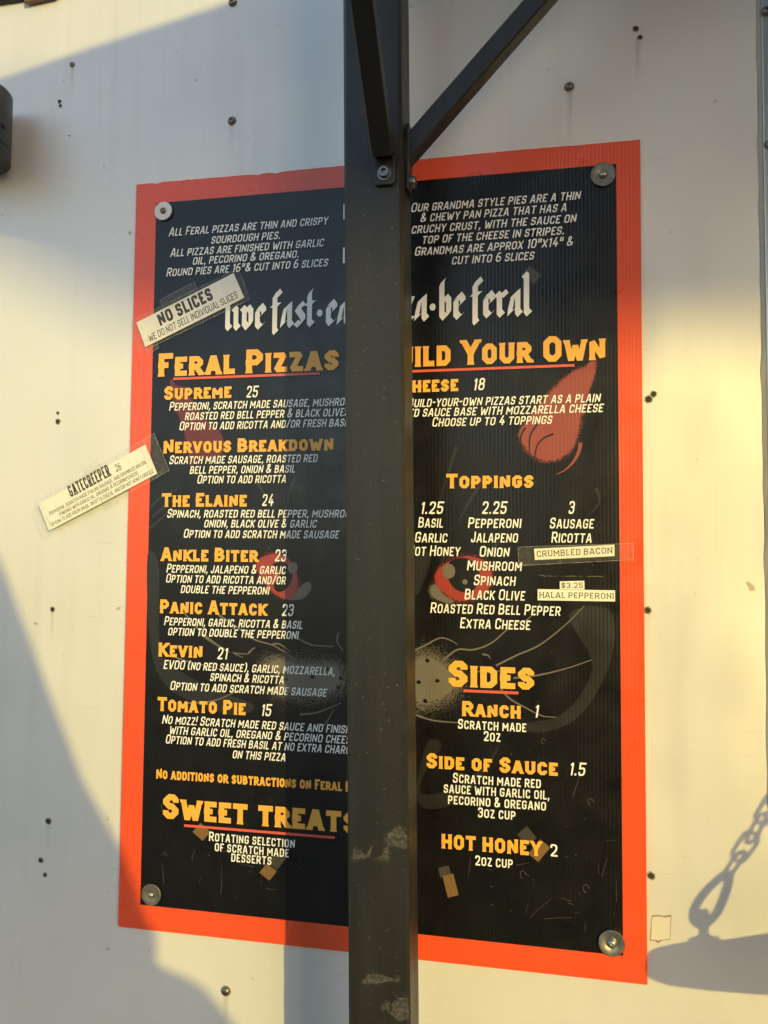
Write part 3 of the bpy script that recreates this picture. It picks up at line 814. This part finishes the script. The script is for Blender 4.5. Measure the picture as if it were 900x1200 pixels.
def hole(x, z, r, y=0.0):
    mb = MB()
    k = 14
    ang = [2 * math.pi * i / k for i in range(k)]
    j = [1 + .12 * rnd.uniform(-1, 1) for i in range(k)]
    rim = MB()
    v = [(x + 1.35 * r * math.cos(a) * q, y - .0003, z + Z0 + 1.35 * r * math.sin(a) * q) for a, q in zip(ang, j)] + [(x + r * math.cos(a) * q, y - .0009, z + Z0 + r * math.sin(a) * q) for a, q in zip(ang, j)]
    rim.add(v, [(i, i + k, (i + 1) % k + k, (i + 1) % k) for i in range(k)])
    ro = rim.build('hole_rim', M['hole_rim'], tr)
    mb.lathe((x, y, z + Z0), (0, -1, 0), [(r * 1.02, .0007), (r * .8, .0004), (0.0002, .00035)], 14)
    mb.build('hole', M['hole'], ro)
for x, z, r in [(-0.1145, 1.0374, .0023), (-0.1131, 1.0315, .0019), (0.6068, 1.0452, .0030), (0.6113, 1.0347, .0024), (-0.1039, 0.6276, .0017), (-0.1035, 0.6166, .0030),
                (-0.1031, 0.3783, .0028), (-0.1005, 0.1165, .0034), (-0.1096, 0.068, .0028), (-0.1031, 0.0509, .0024), (0.6226, 0.6291, .0029), (0.6172, 0.6236, .0033), (0.6144, 0.393, .0032), (0.6156, 0.1113, .0034), (-0.099, 0.99, .001)]:
    hole(x, z, r)
for x, z, wd_, ln in [(0.5334, 0.9815, .010, .075), (0.125, 0.983, .009, .050), (0.6090, 1.034, .010, .060), (-0.0975, 1.081, .008, .045), (0.1373, -0.066, .010, .05), (-0.1005, .113, .008, .04), (0.6144, .390, .008, .045), (-0.1031, .375, .007, .04)]:
    mb = MB(); mb.add([(x - wd_ / 2, -.00045, z - ln + Z0), (x + wd_ / 2, -.00045, z - ln + Z0), (x + wd_ / 2, -.00045, z + Z0), (x - wd_ / 2, -.00045, z + Z0)], [(0, 1, 2, 3)])
    mb.build('grime_run', M['drip'], tr)
# glue outline left by an old sticker
mb = MB()
sp = [(0.6162, 0.0690), (0.6225, 0.0703), (0.629, 0.0698), (0.6355, 0.0716), (0.6349, 0.061), (0.6341, 0.0468), (0.6245, 0.0448), (0.6222, 0.0425), (0.6200, 0.0445), (0.6142, 0.0440), (0.6152, 0.056)]
for a, b, t in zip(sp, sp[1:] + sp[:1], [.0016, .0014, .0018, .0007, .0005, .0009, .002, .002, .0011, .0010, .0006]):
    for q in stroke_polys([a, b], False, t):
        mb.add([(u, -0.0003, v + Z0) for u, v in q], [(0, 1, 2, 3)])
mb.build('sticker_residue', M['stain'], tr)
mb = MB(); mb.prism([(a, c + Z0) for a, c in sp], -.00022, -.00002); mb.build('sticker_residue', M['sticker'], tr)

# ================================================================== the menu board
board = empty('menu_board', (0.305, -0.003, Z0), 'black pizza menu board with orange border screwed to the white trailer wall', 'menu board')
YP = -0.0045                                    # face of the panel
LAYER = 0.00018
top = []
rt = random.Random(9)
xx = 0.0
while xx < 0.610:                               # chipped upper edge
    top.append((xx, 0.915 - (rt.random() ** 7) * (0.0032 if xx < .26 else .0006) + 0.0003 * math.sin(xx * 30)))
    xx += 0.006 + 0.006 * rt.random()
outline = [(-0.0005, 0.0015), (0.0015, 0.0), (0.6105, -0.0005), (0.6100, 0.915)] + [(x, z) for x, z in reversed(top)]
mb = MB()
v2, f2 = union([outline])
k = len(outline)
mb.add([(x, YP, z + Z0) for x, z in outline] + [(x, -0.0006, z + Z0) for x, z in outline], [(i, i + k, (i + 1) % k + k, (i + 1) % k) for i in range(k)])
mb.add([(x, YP, z + Z0) for x, z in v2], [tuple(reversed(f)) for f in f2])
mb.build('panel', M['orange'], board)

def flat(name, V, F, m, lay, parent, base_z=0.0, y=None):
    yy = (YP - LAYER * lay) if y is None else y
    verts = [(u, yy, v + base_z + Z0) for u, v in V]
    ff = []
    for f in F:
        a = sum(V[f[i - 1]][0] * V[f[i]][1] - V[f[i]][0] * V[f[i - 1]][1] for i in range(len(f)))
        ff.append(tuple(f) if a > 0 else tuple(reversed(f)))
    return link_mesh(name, verts, ff, m, parent)

inner = [(0.0280, 0.0287), (0.5860, 0.0270), (0.5842, 0.8893), (0.0277, 0.8886)]
flat('black_field', inner, [(0, 1, 2, 3)], M['black_print'], 1, board)

# ---- the cat picture behind the lettering
H_ = dict()
def art(name, polys, m, lay, stip=0.0, dens=0, seed=1):
    """filled shapes with an optional airbrushed rim of dots"""
    rr = random.Random(seed)
    allp = list(polys)
    for p in polys:
        if stip <= 0: continue
        k = len(p)
        per = sum(math.dist(p[i - 1], p[i]) for i in range(k))
        cx = sum(a for a, b in p) / k; cz = sum(b for a, b in p) / k
        for i in range(k):
            a, b = p[i - 1], p[i]
            for _ in range(int(dens * math.dist(a, b) / per) + 1):
                t = rr.random()
                x, z = a[0] + (b[0] - a[0]) * t, a[1] + (b[1] - a[1]) * t
                dx, dz = x - cx, z - cz
                l = math.hypot(dx, dz) or 1
                o = abs(rr.gauss(0, 1)) * stip
                s = .00036 * (1.2 - .5 * min(1, o / stip / 2)) * (.6 + .8 * rr.random())
                x += dx / l * o; z += dz / l * o
                q = rr.random() * 6.28
                allp.append([(x + s * math.cos(q + w * 1.2566), z + s * math.sin(q + w * 1.2566)) for w in range(5)])
    if stip <= 0:
        for p in polys:
            v, f = union([p]); o = flat(name, v, f, m, lay, cat)
        return o
    v, f = union(allp)
    return flat(name, v, f, m, lay, cat)

def smooth(pts, closed=True, n=5):
    """Catmull-Rom"""
    k = len(pts); out = []
    for i in range(k if closed else k - 1):
        g = lambda j: pts[j % k] if closed else pts[max(0, min(k - 1, j))]
        p0, p1, p2, p3 = g(i - 1), g(i), g(i + 1), g(i + 2)
        for s in range(n):
            t = s / n
            out.append(tuple(.5 * ((2 * p1[d]) + (-p0[d] + p2[d]) * t + (2 * p0[d] - 5 * p1[d] + 4 * p2[d] - p3[d]) * t * t + (-p0[d] + 3 * p1[d] - 3 * p2[d] + p3[d]) * t ** 3) for d in (0, 1)))
    if not closed: out.append(pts[-1])
    return out
def tapered(pts, t0, t1, n=6):
    p = smooth(pts, False, n)
    k = len(p); L_, R_ = [], []
    for i in range(k):
        a, b = p[max(0, i - 1)], p[min(k - 1, i + 1)]
        dx, dz = b[0] - a[0], b[1] - a[1]; l = math.hypot(dx, dz) or 1
        h = (t0 + (t1 - t0) * i / (k - 1)) / 2
        L_.append((p[i][0] - dz / l * h, p[i][1] + dx / l * h)); R_.append((p[i][0] + dz / l * h, p[i][1] - dx / l * h))
    return L_ + R_[::-1]
def disc(x, z, rx, rz=None, n=16, rot=0.0):
    rz = rz or rx
    return [(x + rx * math.cos(a) * math.cos(rot) - rz * math.sin(a) * math.sin(rot), z + rx * math.cos(a) * math.sin(rot) + rz * math.sin(a) * math.cos(rot)) for a in (2 * math.pi * i / n for i in range(n))]

cat = empty('cat_picture', (0, 0, 0), None, None)
cat.parent = board
cat.location = -Vector(board.location)
A = ART
art('face_shading', [smooth(A['cheek_right']), smooth(A['cheek_left']), smooth(A['brow_right']), smooth(A['chin'])] + [tapered(q, .004, .0008) for q in A['fur_dark']], M['fur_dark'], 2)
art('ear', [A['ear_right']], M['ear_red'], 3, .0022, 1600, 2)
art('ear', [tapered(A['ear_rim'], .0045, .0005)], M['ear_red'], 3.5, 0, 0, 2)
art('ear', [smooth(A['ear_left'], True, 3)], M['dim_red'], 3, .002, 500, 3)
art('ear_fold', [tapered(q, .0022, .0012) for q in A['ear_fold']], M['black_print'], 4)
art('eye', [smooth(A['eye_right_white'])], M['fur_grey'], 3, .002, 250, 4)
art('iris', [smooth(A['eye_right_red'])], M['eye_red'], 4, .002, 400, 5)
art('pupil', [smooth(A['eye_right_pupil'])], M['black_print'], 5)
art('glint', [disc(*A['glint_right'], .0075, .0085), disc(*A['glint_right_small'], .003)], M['fur_grey'], 6)
art('eye', [smooth(A['eye_left_white'])], M['fur_grey'], 3, .001, 150, 6)
art('iris', [smooth(A['eye_left_red'])], M['eye_red'], 4, .0018, 400, 7)
art('pupil', [smooth(A['eye_left_pupil'])], M['black_print'], 5)
art('glint', [disc(*A['glint_left'], .0062, .007)], M['fur_grey'], 6)
def shrink(p, s):
    cx = sum(u for u, v in p) / len(p); cz = sum(v for u, v in p) / len(p)
    return [(cx + (u - cx) * s, cz + (v - cz) * s) for u, v in p]
art('muzzle', [shrink(smooth(A['muzzle_right']), .82)], M['fur_grey'], 3, .0095, 5200, 8)
art('muzzle', [shrink(smooth(A['muzzle_left']), .80)], M['fur_grey'], 3, .0095, 5600, 9)
art('whisker_spot', [disc(x, z, .0026, .0022, 10) for x, z in A['spots']], M['black_print'], 4)
art('whisker', [tapered(q, .0023, .0009) for q in A['whiskers']], M['fur_grey'], 5)
for p in [A['confetti'][0], A['confetti'][1], A['confetti'][2], A['confetti'][4]]:
    v, f = union([p]); flat('confetti', v, f, M['confetti'], 2.5, board)
for p in [A['confetti'][3]] + A['confetti_tail']:
    v, f = union([p]); flat('confetti', v, f, M['confetti_dim'], 2.4, board)

# ---- lettering: every heading and price its own part, each paragraph its own part
blocks = {}
for kind, blk, style, text, vis, x0, x1, zb in MENU_TEXT:
    V, Fc = text_mesh(text, style, x0, x1, vis)
    V = [(u, v + zb) for u, v in V]
    if kind in ('heading', 'price'):
        flat(kind, V, Fc, M['yellow_print'] if kind == 'heading' else M['white_print'], 8, board)
    else:
        b = blocks.setdefault((kind, blk), ([], []))
        k = len(b[0])
        b[0].extend(V); b[1].extend(tuple(i + k for i in f) for f in Fc)
for (kind, blk), (V, Fc) in blocks.items():
    flat(kind, V, Fc, M['white_print'], 8, board)
V, Fc = nib_text('live fast.eat pizza.be feral', 0.1235, 0.4895, 0.0285, .33)
# the slogan drops a little towards its middle left like the print
flat('slogan', [(u, v + 0.7237) for u, v in V], Fc, M['pale_print'], 8, board)
for x0, z0, x1, z1, t in UNDERLINES:
    q = stroke_polys([(x0, z0), (x1, z1)], False, t)[0]
    flat('underline', q, [(0, 1, 2, 3)], M['line_print'], 8, board)
for z in (0.868, 0.815):
    flat('emblem_bar', [(0.2705, z), (0.276, z), (0.276, z - .019), (0.2705, z - .019)], [(0, 1, 2, 3)], M['pale_print'], 8, board)
# fine scratches in the print
rs = random.Random(21)
polys = []
for _ in range(46):
    x, z = rs.choice([(rs.uniform(.44, .57), rs.uniform(.04, .17)), (rs.uniform(.40, .58), rs.uniform(.05, .22)), (rs.uniform(.05, .25), rs.uniform(.04, .10))])
    a = rs.choice([rs.uniform(1.1, 1.8), rs.uniform(-.2, .2), rs.uniform(0, 3.1)])
    l = rs.choice([.003, .006, .012, .03]) * rs.uniform(.5, 1.2)
    p = [(x, z), (x + l * .5 * math.cos(a) + rs.uniform(-.001, .001), z + l * .5 * math.sin(a)), (x + l * math.cos(a), z + l * math.sin(a) + rs.uniform(-.001, .001))]
    if all(.031 < u < .583 and .03 < v < .88 for u, v in p): polys.append(tapered(p, rs.uniform(.0002, .0005), .00015, 3))
for x, z, r in [(.553, .186, .0028), (.481, .103, .003), (.548, .094, .0032), (.503, .248, .0022), (.056, .146, .003)]:
    ring = disc(x, z, r, r * 1.3, 12)
    for i in range(9): polys += stroke_polys([ring[i], ring[i + 1]], False, .0004)
for _ in range(150):
    x, z = rs.uniform(.035, .58), rs.uniform(.035, .5) if rs.random() < .7 else rs.uniform(.035, .88)
    polys.append(disc(x, z, .0003 + .0005 * rs.random() ** 3, None, 5))
for i in range(34):                                         # torn glue line above the halal label
    x = .498 + .07 * i / 34; 
    if rs.random() < .75: polys += stroke_polys([(x, .4288 + rs.uniform(-.0006, .0006) + .004 * max(0, .3 - i / 34) * rs.random()), (x + .0024, .4286)], False, rs.uniform(.0003, .0010))
v, f = union(polys)
tag(flat('scratches', v, f, M['scratch'], 7, board), kind='stuff')

# ---- the four washers with their screws
for x, z, r, m, dome in [(0.0390, 0.8764, .0116, 'washer_white', .0040), (0.5698, 0.8771, .0137, 'washer_dull', .0044), (0.0433, 0.0428, .0125, 'washer_dull', .0040), (0.5741, 0.0400, .0137, 'zinc', .0050)]:
    wm = MB()
    wm.lathe((x, YP - .0022, z + Z0), (0, -1, 0), [(r, 0), (r, .0012), (r - .0005, .0017), (r * .45, .0017), (r * .40, .0012), (.0005, .0012)], 36)
    wo = wm.build('washer', M[m], board, smooth=True)
    screw(x, z + Z0, YP - .0034, dome, wo, M['zinc'] if m != 'washer_white' else M['screw'])

# ================================================================== paper slips taped over the board
def slip_frame(c):
    """c: the four corners top-left, top-right, bottom-right, bottom-left (x, z) -> map from unit square"""
    def f(u, v):
        a = [c[3][d] * (1 - u) * (1 - v) + c[2][d] * u * (1 - v) + c[1][d] * u * v + c[0][d] * (1 - u) * v for d in (0, 1)]
        return tuple(a)
    return f
def slip(label, corners, y, lines, paper, tapes, group=None, curl=0.0, notch=None):
    fr = slip_frame(corners)
    Wd = (math.dist(corners[0], corners[1]) + math.dist(corners[3], corners[2])) / 2
    Hd = (math.dist(corners[0], corners[3]) + math.dist(corners[1], corners[2])) / 2
    c0 = fr(.5, .5)
    root = empty('paper_label', (c0[0], y, c0[1] + Z0), label, 'label', group)
    # sheet with a faint wave
    nx, nz = 14, 4
    wave = lambda u, v: y - .0004 - curl * (math.sin(u * 7.0 + 1) * .15 + .15 + .8 * max(0, abs(u - .5) - .42) * 6)
    V, F = [], []
    for j in range(nz + 1):
        for i in range(nx + 1):
            p = fr(i / nx, j / nz)
            V.append((p[0], wave(i / nx, j / nz), p[1] + Z0))
    for j in range(nz):
        for i in range(nx):
            a = j * (nx + 1) + i
            F.append((a, a + 1, a + nx + 2, a + nx + 1))
    sh = link_mesh('sheet', V, F, paper, root)
    so_ = sh.modifiers.new('thickness', 'SOLIDIFY'); so_.thickness = .0002; so_.offset = 1
    lv, lf = [], []
    for text, style, u0, u1, vb, cap in lines:
        old = STYLE[style]
        STYLE[style] = (cap / 1.0,) + old[1:]
        V2, F2 = text_mesh(text, style, u0 * Wd, u1 * Wd)
        STYLE[style] = old
        k = len(lv)
        for a, b in V2:
            p = fr(a / Wd, vb + b / Hd)
            lv.append((p[0], wave(a / Wd, vb) - .00032, p[1] + Z0))
        for f in F2:
            lf.append(tuple(i + k for i in f))
    me = link_mesh('lettering', lv, lf, M['ink'], root)
    for t in tapes:
        tv = [fr(u, v) for u, v in t]
        tm = MB()
        yy = y - .0012 - curl * 1.2
        k = len(tv)
        tm.add([(a, yy, b + Z0) for a, b in tv], [tuple(range(k))])
        to = tm.build('tape', M['tape'], root)
        te = MB()
        for q in stroke_polys([tuple(p) for p in tv], True, .0005)[:k]:
            te.add([(a, yy - .0001, b + Z0) for a, b in q], [(3, 2, 1, 0)])
        te.build('tape_edge', M['tape_edge'], to)
    return root

YL = YP - .0018
slip('white taped slip reading NO SLICES across the upper left border', [(0.0059, 0.7372), (0.1335, 0.7921), (0.1479, 0.7608), (0.0188, 0.7057)], YL,
     [('NO SLICES', 'bold', .20, .745, .46, .0165), ('WE DO NOT SELL INDIVIDUAL SLICES', 'thin', .055, .955, .10, .0090)], M['paper'],
     [[(-.07, -.12), (1.04, -.16), (1.06, 1.06), (-.05, 1.12)], [(.28, .9), (.64, .9), (.64, 1.36), (.28, 1.34)], [(.0, -.30), (.12, -.28), (.12, .2), (.0, .2)]], 'paper slips taped over the menu', .0006)
slip('cream taped slip reading GATECREEPER sticking out past the left border', [(-0.1231, 0.5106), (0.0221, 0.5839), (0.0389, 0.5478), (-0.1071, 0.4771)], YL,
     [('GATECREEPER', 'poster', .275, .650, .655, .0155), ('26', 'thin', .700, .752, .665, .0092), ('Pepperoni, scratch made Italian sausage, and crumbled bacon.', 'thin', .055, .955, .445, .0054), ('Finished with garlic oil, oregano, & pecorino cheese.', 'thin', .135, .865, .265, .0054),
      ('*Option to add fresh basil, ricotta cheese, and/or hot honey drizzle.', 'thin', .025, .985, .080, .0054)], M['paper'],
     [[(-.015, -.13), (1.0, -.13), (1.0, 1.15), (-.015, 1.15)], [(.95, -.10), (1.10, -.10), (1.10, 1.18), (.95, 1.14)], [(.46, .95), (.60, .95), (.60, 1.36), (.46, 1.36)], [(-.07, -.2), (.03, -.2), (.03, .95), (-.07, .95)], [(.50, -.26), (.62, -.26), (.62, .04), (.50, .04)]], 'paper slips taped over the menu', .0006)
slip('cream typed label reading CRUMBLED BACON under a clear tape strip', [(0.4934, 0.4587), (0.5795, 0.4637), (0.5797, 0.4513), (0.4943, 0.4462)], YL,
     [('CRUMBLED BACON', 'typed', .03, .97, .26, .0066)], M['label_paper'], [[(-.205, -.42), (1.23, -.40), (1.23, 1.02), (-.205, 1.22)]], 'typed labels on the toppings list', .0)
slip('small cream label reading $3.25 above the halal label', [(0.5212, 0.4230), (0.5475, 0.4240), (0.5477, 0.4144), (0.5212, 0.4144)], YL,
     [('$3.25', 'typed', .07, .93, .17, .0058)], M['label_paper'], [], 'typed labels on the toppings list', .0)
slip('long cream label reading HALAL PEPPERONI below the small price label', [(0.4972, 0.4141), (0.5799, 0.4141), (0.5798, 0.4021), (0.4972, 0.4017)], YL,
     [('HALAL PEPPERONI', 'typed', .025, .98, .24, .0062)], M['label_paper'], [], 'typed labels on the toppings list', .0)

# ================================================================== the black post with its two braces
post = empty('steel_post', (0.3545, -0.1385, 0.0), 'black square steel post with two bolted braces in front of the menu board', 'post')
mb = MB()
def post_x(z): return 0.3545 - z * 0.0166                 # centre line, leaning a little
yf = -0.1650                                             # front face
zb, zt = -Z0, 1.17
mb.bar((post_x(zb), yf + .0265, zb + Z0), (post_x(zt), yf + .0265, zt + Z0), 0.0585, 0.053, (0, 1, 0), 0.0030)
mb.build('tube', M['post'], post)
mb = MB(); mb.box(post_x(zb) - .08, post_x(zb) + .08, yf - .055, -.03, .004, .014); mb.build('base_plate', M['black_steel'], post, bevel=.002)
# brace towards the viewer
br = MB(); br.bar((0.3532, yf - .0120, 0.8375 + Z0), (0.3532, yf - .0120 - .33, 0.8375 + .33 + Z0), 0.0206, 0.0200, (1, 0, 0), 0.0018)
bo = br.build('brace', M['black_steel'], post)
pm = MB()
pp = [(0.3430, 0.8125), (0.3458, 0.8092), (0.3608, 0.8092), (0.3640, 0.8125), (0.3640, 0.8420), (0.3430, 0.8420)]
pm.prism([(a, b + Z0) for a, b in pp], yf - .0046, yf - .0005); pm.build('mounting_plate', M['post'], bo, bevel=.0009)
wd = MB()
rw = random.Random(3)
wd.tube([(0.3428 + .0214 * i / 11, yf - .007 - .0012 * rw.random(), 0.8378 + Z0 + .0024 * rw.uniform(-1, 1)) for i in range(12)], .0020, 6)
wd.build('weld_bead', M['black_steel'], bo, smooth=True)
M['zinc_dark'] = mat('dark_bolt_steel', (0.20, 0.20, 0.195), 0.38, 1.0)
def bolt(c, axis, parent, r=.0056):
    b = MB()
    b.lathe(c, axis, [(r * 1.25, 0), (r * 1.25, .0010), (r, .0012), (r, .0046), (r * .88, .0054), (r * .50, .0054), (r * .46, .0020), (.0003, .0018)], 24)
    return b.build('bolt', M['zinc_dark'], parent, smooth=True)
bolt((0.3536, yf - .0046, 0.8205 + Z0), (0, -1, 0), bo)
# brace to the right
xr = post_x(0.85) + .02925
yb_ = yf + .0265
br = MB(); br.bar((xr - .0095, yb_, 0.8430 + Z0), (xr - .0095 + .305, yb_, 0.8430 + .305 * 1.075 + Z0), 0.0200, 0.0205, (0, 1, 0), 0.0018)
bo = br.build('brace', M['post'], post)
pm = MB()
pm.box(xr + .0006, xr + .0046, yb_ - .0105, yb_ + .0105, .8130 + Z0, .8800 + Z0); pm.build('mounting_plate', M['black_steel'], bo, bevel=.0009)
bolt((xr + .0046, yb_, 0.8240 + Z0), (1, 0, 0), bo)
mb = MB(); mb.box(.315, .365, -.56, -.05, 1.172 + Z0, 1.222 + Z0); mb.build('top_beam', M['post'], post, bevel=.003)
mb = MB(); mb.box(.366, .74, yb_ - .025, yb_ + .025, 1.172 + Z0, 1.222 + Z0); mb.build('top_beam', M['post'], post, bevel=.003)
# old tape residue
def patch(poly, seed, y):
    rr = random.Random(seed)
    out = []
    p = smooth(poly, True, 3)
    cx = sum(a for a, b in p) / len(p); cz = sum(b for a, b in p) / len(p)
    out.append([(a + rr.uniform(-.0005, .0005), b + rr.uniform(-.0005, .0005)) for a, b in poly])
    for _ in range(60):
        t = rr.choice(p); s = rr.uniform(.0002, .0009)
        x, z = t[0] + rr.gauss(0, .0010), t[1] + rr.gauss(0, .0010)
        out.append(disc(x, z, s, s * rr.uniform(.6, 1.4), 5, rr.random()))
    v, f = union(out)
    flat('tape_residue', v, f, M['residue'], 0, post, y=y)
for i, p in enumerate(RESIDUE):
    patch(p, i, yf - .0004)

# ================================================================== the wall lamp at the left edge
lamp = empty('wall_lamp', (-0.192, 0.0, 0.977 + Z0), 'black cylindrical wall lamp cut off by the left edge of the photo', 'lamp')
mb = MB()
mb.lathe((-0.2005, -0.056, 0.942 + Z0), (0, 0, 1), [(.001, .0005), (.0465, .0002), (.0475, .0), (.0475, .014), (.0465, .0146), (.0465, .0150), (.0475, .0156), (.0475, .0850), (.0465, .0862), (.043, .0862), (.042, .082)], 40)
mb.build('lamp_shade', M['black_steel'], lamp, smooth=True)
mb = MB(); mb.box(-.232, -.20, -.0125, -.0005, .950 + Z0, 1.015 + Z0); mb.build('back_plate', M['black_steel'], lamp, bevel=.002)
mb = MB(); mb.lathe((-0.1545, -0.056, 0.9785 + Z0), (1, 0, 0), [(.0045, -.006), (.0045, .0020), (.0030, .0034), (.0004, .0036)], 16); mb.build('knob', M['black_steel'], lamp, smooth=True)

# ================================================================== things standing out of frame whose shadows fall on the wall
def lift(x, z, y):
    """the point in the plane y whose shadow falls on the wall at (x, z)"""
    s = -y / -TO_SUN.y
    return (x + TO_SUN.x * s, y, z + TO_SUN.z * s + Z0)
yb = -0.27
hb = empty('hanging_plank', lift(0.95, 0.03, yb), 'rounded timber plank hanging from chains beside the trailer', 'plank')
edge = [(0.6100, 0.0190), (0.6125, 0.0290), (0.6215, 0.0368), (0.6400, 0.0425), (0.6830, 0.0497), (0.7310, 0.0620), (0.85, 0.078), (0.99, 0.078), (1.11, 0.064), (1.20, .050), (1.226, .034), (1.226, .012), (1.20, 0.004), (0.99, 0.004), (0.7310, 0.0020), (0.6800, 0.0004), (0.6380, 0.0010), (0.6190, 0.0060), (0.6125, .0110)]
pts = [lift(x, z, yb) for x, z in edge]
mb = MB(); mb.prism([(p[0], p[2]) for p in pts], yb - .009, yb + .009); mb.build('board', M['wood'], hb, bevel=.002)
def eye(x):
    mb = MB()
    a = lift(x, 0.0475, yb); b = lift(x, .0680, yb)
    mb.lathe(a, (0, 0, 1), [(.013, -.004), (.013, .0035), (.0065, .0045), (.0042, .009), (.0046, .018), (.0047, .025), (.0049, .029), (.0036, .033), (.001, .034)], 14)
    mb.build('eye_bolt', M['steel'], hb, smooth=True)
eye(0.668); eye(1.15)
def link(mb, c, d, w, l, r, flatwise):
    """one stadium link centred c along d, in the plane of the wall or across it"""
    d = Vector(d).normalized()
    side = Vector((d.z, 0, -d.x)) if flatwise else Vector((0, 1, 0))
    pts = []
    for k in range(20):
        a = 2 * math.pi * k / 20
        e = (l / 2 - w / 2) * (1 if math.sin(a) >= 0 else -1)
        pts.append(Vector(c) + side * (w / 2 * math.cos(a)) + d * (w / 2 * math.sin(a) + e))
    mb.tube(pts, r, 6, True)
for sx, x0 in ((1, 0.668), (-1, 1.15)):
    ch = empty('chain', lift(x0, .075, yb), 'steel chain of oval links holding the left end of the hanging plank' if sx > 0 else 'steel chain of oval links holding the far end of the hanging plank', 'chain', 'chains of the hanging plank')
    mb = MB()
    d = Vector((.50 * sx, 0, .86)).normalized()
    p = Vector(lift(x0 - .004 * sx, .0700, yb))
    c = p + d * .026
    tear = []
    for k in range(24):                                    # pear-shaped snap hook
        a = 2 * math.pi * k / 24
        wd_ = .0098 * (1.0 - .42 * math.sin(a))
        tear.append(c + Vector((d.z, 0, -d.x)) * (wd_ * math.cos(a)) + d * (.0315 * math.sin(a)))
    mb.tube(tear, .0040, 8, True)
    mb.build('snap_hook', M['steel'], ch, smooth=True)
    q = c + d * .042
    for i in range(20):
        mb = MB()
        link(mb, q, (d + Vector((.10 * math.sin(i * 2.1), 0, .06 * math.sin(i * 1.3)))), 0.0150, .0340, .0021, i % 2 == 1)
        mb.build('link', M['steel'], ch, smooth=True)
        q = q + d * .0232
        d = (d + Vector((-.0 * sx, 0, .012))).normalized()
# unseen cutout added for the viewer, shaped to cast a person's shadow
yu = -1.40
px, py, pz = lift(-0.36, 0.0, yu)
pu = empty('covered_stand', (px, py, 0.0), 'dark canvas cover hung over a narrow stand behind the viewer', 'stand')
prof = [(.60, -.32), (.585, -.25), (.552, -.16), (.4896, -.1007), (.471, -.0834), (.4567, -.0684), (.4347, -.0581), (.4127, -.0536), (.397, -.047), (.3936, -.0427), (.3945, -.030), (.3952, -.0196), (.3893, -.0062), (.3779, .0058), (.345, .0839), (.291, .1624), (.247, .2545), (.18, .4028), (.10, .56), (.02, .68)]
mb = MB()
k = len(prof)
left = [(px - r * .8, z + pz) for r, z in prof]
mb.prism([(px + r, z + pz) for r, z in prof] + left[::-1], yu - .02, yu + .02)
mb.build('cover', M['canvas'], pu)
mb = MB(); mb.box(px - .03, px + .03, yu - .10, yu - .04, .002, pz + .3); mb.build('stand', M['wood'], pu)
mb = MB(); mb.box(px - .25, px + .25, yu - .25, yu + .12, .001, .03); mb.build('foot', M['wood'], pu)
# unseen boards added to cast the crisp upper shadow edge
yr = -1.25
tf = empty('roofed_frame', (*lift(0.3, 0, yr)[:2], 0.0), 'dark roofed frame with a sloping fascia board standing behind the viewer', 'frame')
edge = [(-.29, 1.060), (.1199, 1.138), (.55, 1.23), (.75, 2.3), (2.2, 2.3), (2.2, .80), (0.05, .80), (-.29, .90)]
pts = [lift(x, z, yr) for x, z in edge]
mb = MB(); mb.prism([(p[0], p[2]) for p in pts][::-1], yr - .02, yr + .02); mb.build('fascia', M['roofing'], tf)
mb = MB(); mb.box(.85, 3.2, -1.05, -.02, 1.36 + Z0, 1.39 + Z0); mb.build('roof', M['roofing'], tf)  # this and the next panel are added to block sky light at the right
mb = MB(); mb.box(1.50, 1.53, -.95, -.02, .002, 1.355 + Z0); mb.build('side_panel', M['roofing'], tf)
for x in (1.3, 2.1):
    q = lift(x, .8, yr); mb = MB(); mb.box(q[0] - .05, q[0] + .05, yr - .14, yr - .03, .002, q[2] + .3); mb.build('upright', M['roofing'], tf)
# unseen far strip added and shaped to cast the soft lower shadow edge
yc = -10.0
sc = empty('shade_canopy', (*lift(0.3, 0, yc)[:2], 0.0), 'dark flat roofed canopy across the yard on four steel posts', 'canopy')
edge = [(-2.4, 1.05), (-.5, .99), (-.19, .84), (.00, .745), (.30, .71), (3.0, .66), (3.0, 1.0), (-.5, 1.06), (-2.4, 1.09)]
pts = [lift(x, z, yc) for x, z in edge]
mb = MB(); mb.prism([(p[0], p[2]) for p in pts], yc - .02, yc + .02); mb.build('roof', M['roofing'], sc)
for x in (-2.2, 2.8):
    q = lift(x, .9, yc); mb = MB(); mb.box(q[0] - .06, q[0] + .06, yc - .16, yc - .04, .002, q[2]); mb.build('support', M['roofing'], sc)
# unseen gabled box added to mirror dark in the right half of the board
sh_ = empty('shed', (1.35, -5.4, 0.0), 'dark timber shed across the yard behind the viewer', 'shed')
mb = MB(); mb.box(.25, 2.42, -6.6, -4.2, .002, 4.6); mb.build('wall', M['roofing'], sh_)
mb = MB()
k0 = [(.15, 4.602), (2.52, 4.602), (1.335, 5.5)]
mb.add([(x, -4.1, z) for x, z in k0] + [(x, -6.7, z) for x, z in k0], [(0, 1, 2), (5, 4, 3), (0, 3, 4, 1), (1, 4, 5, 2), (2, 5, 3, 0)])
mb.build('roof', M['roofing'], sh_)
mb = MB(); mb.box(.9, 1.8, -4.24, -4.195, .003, 2.1); mb.build('door', M['black_steel'], sh_)
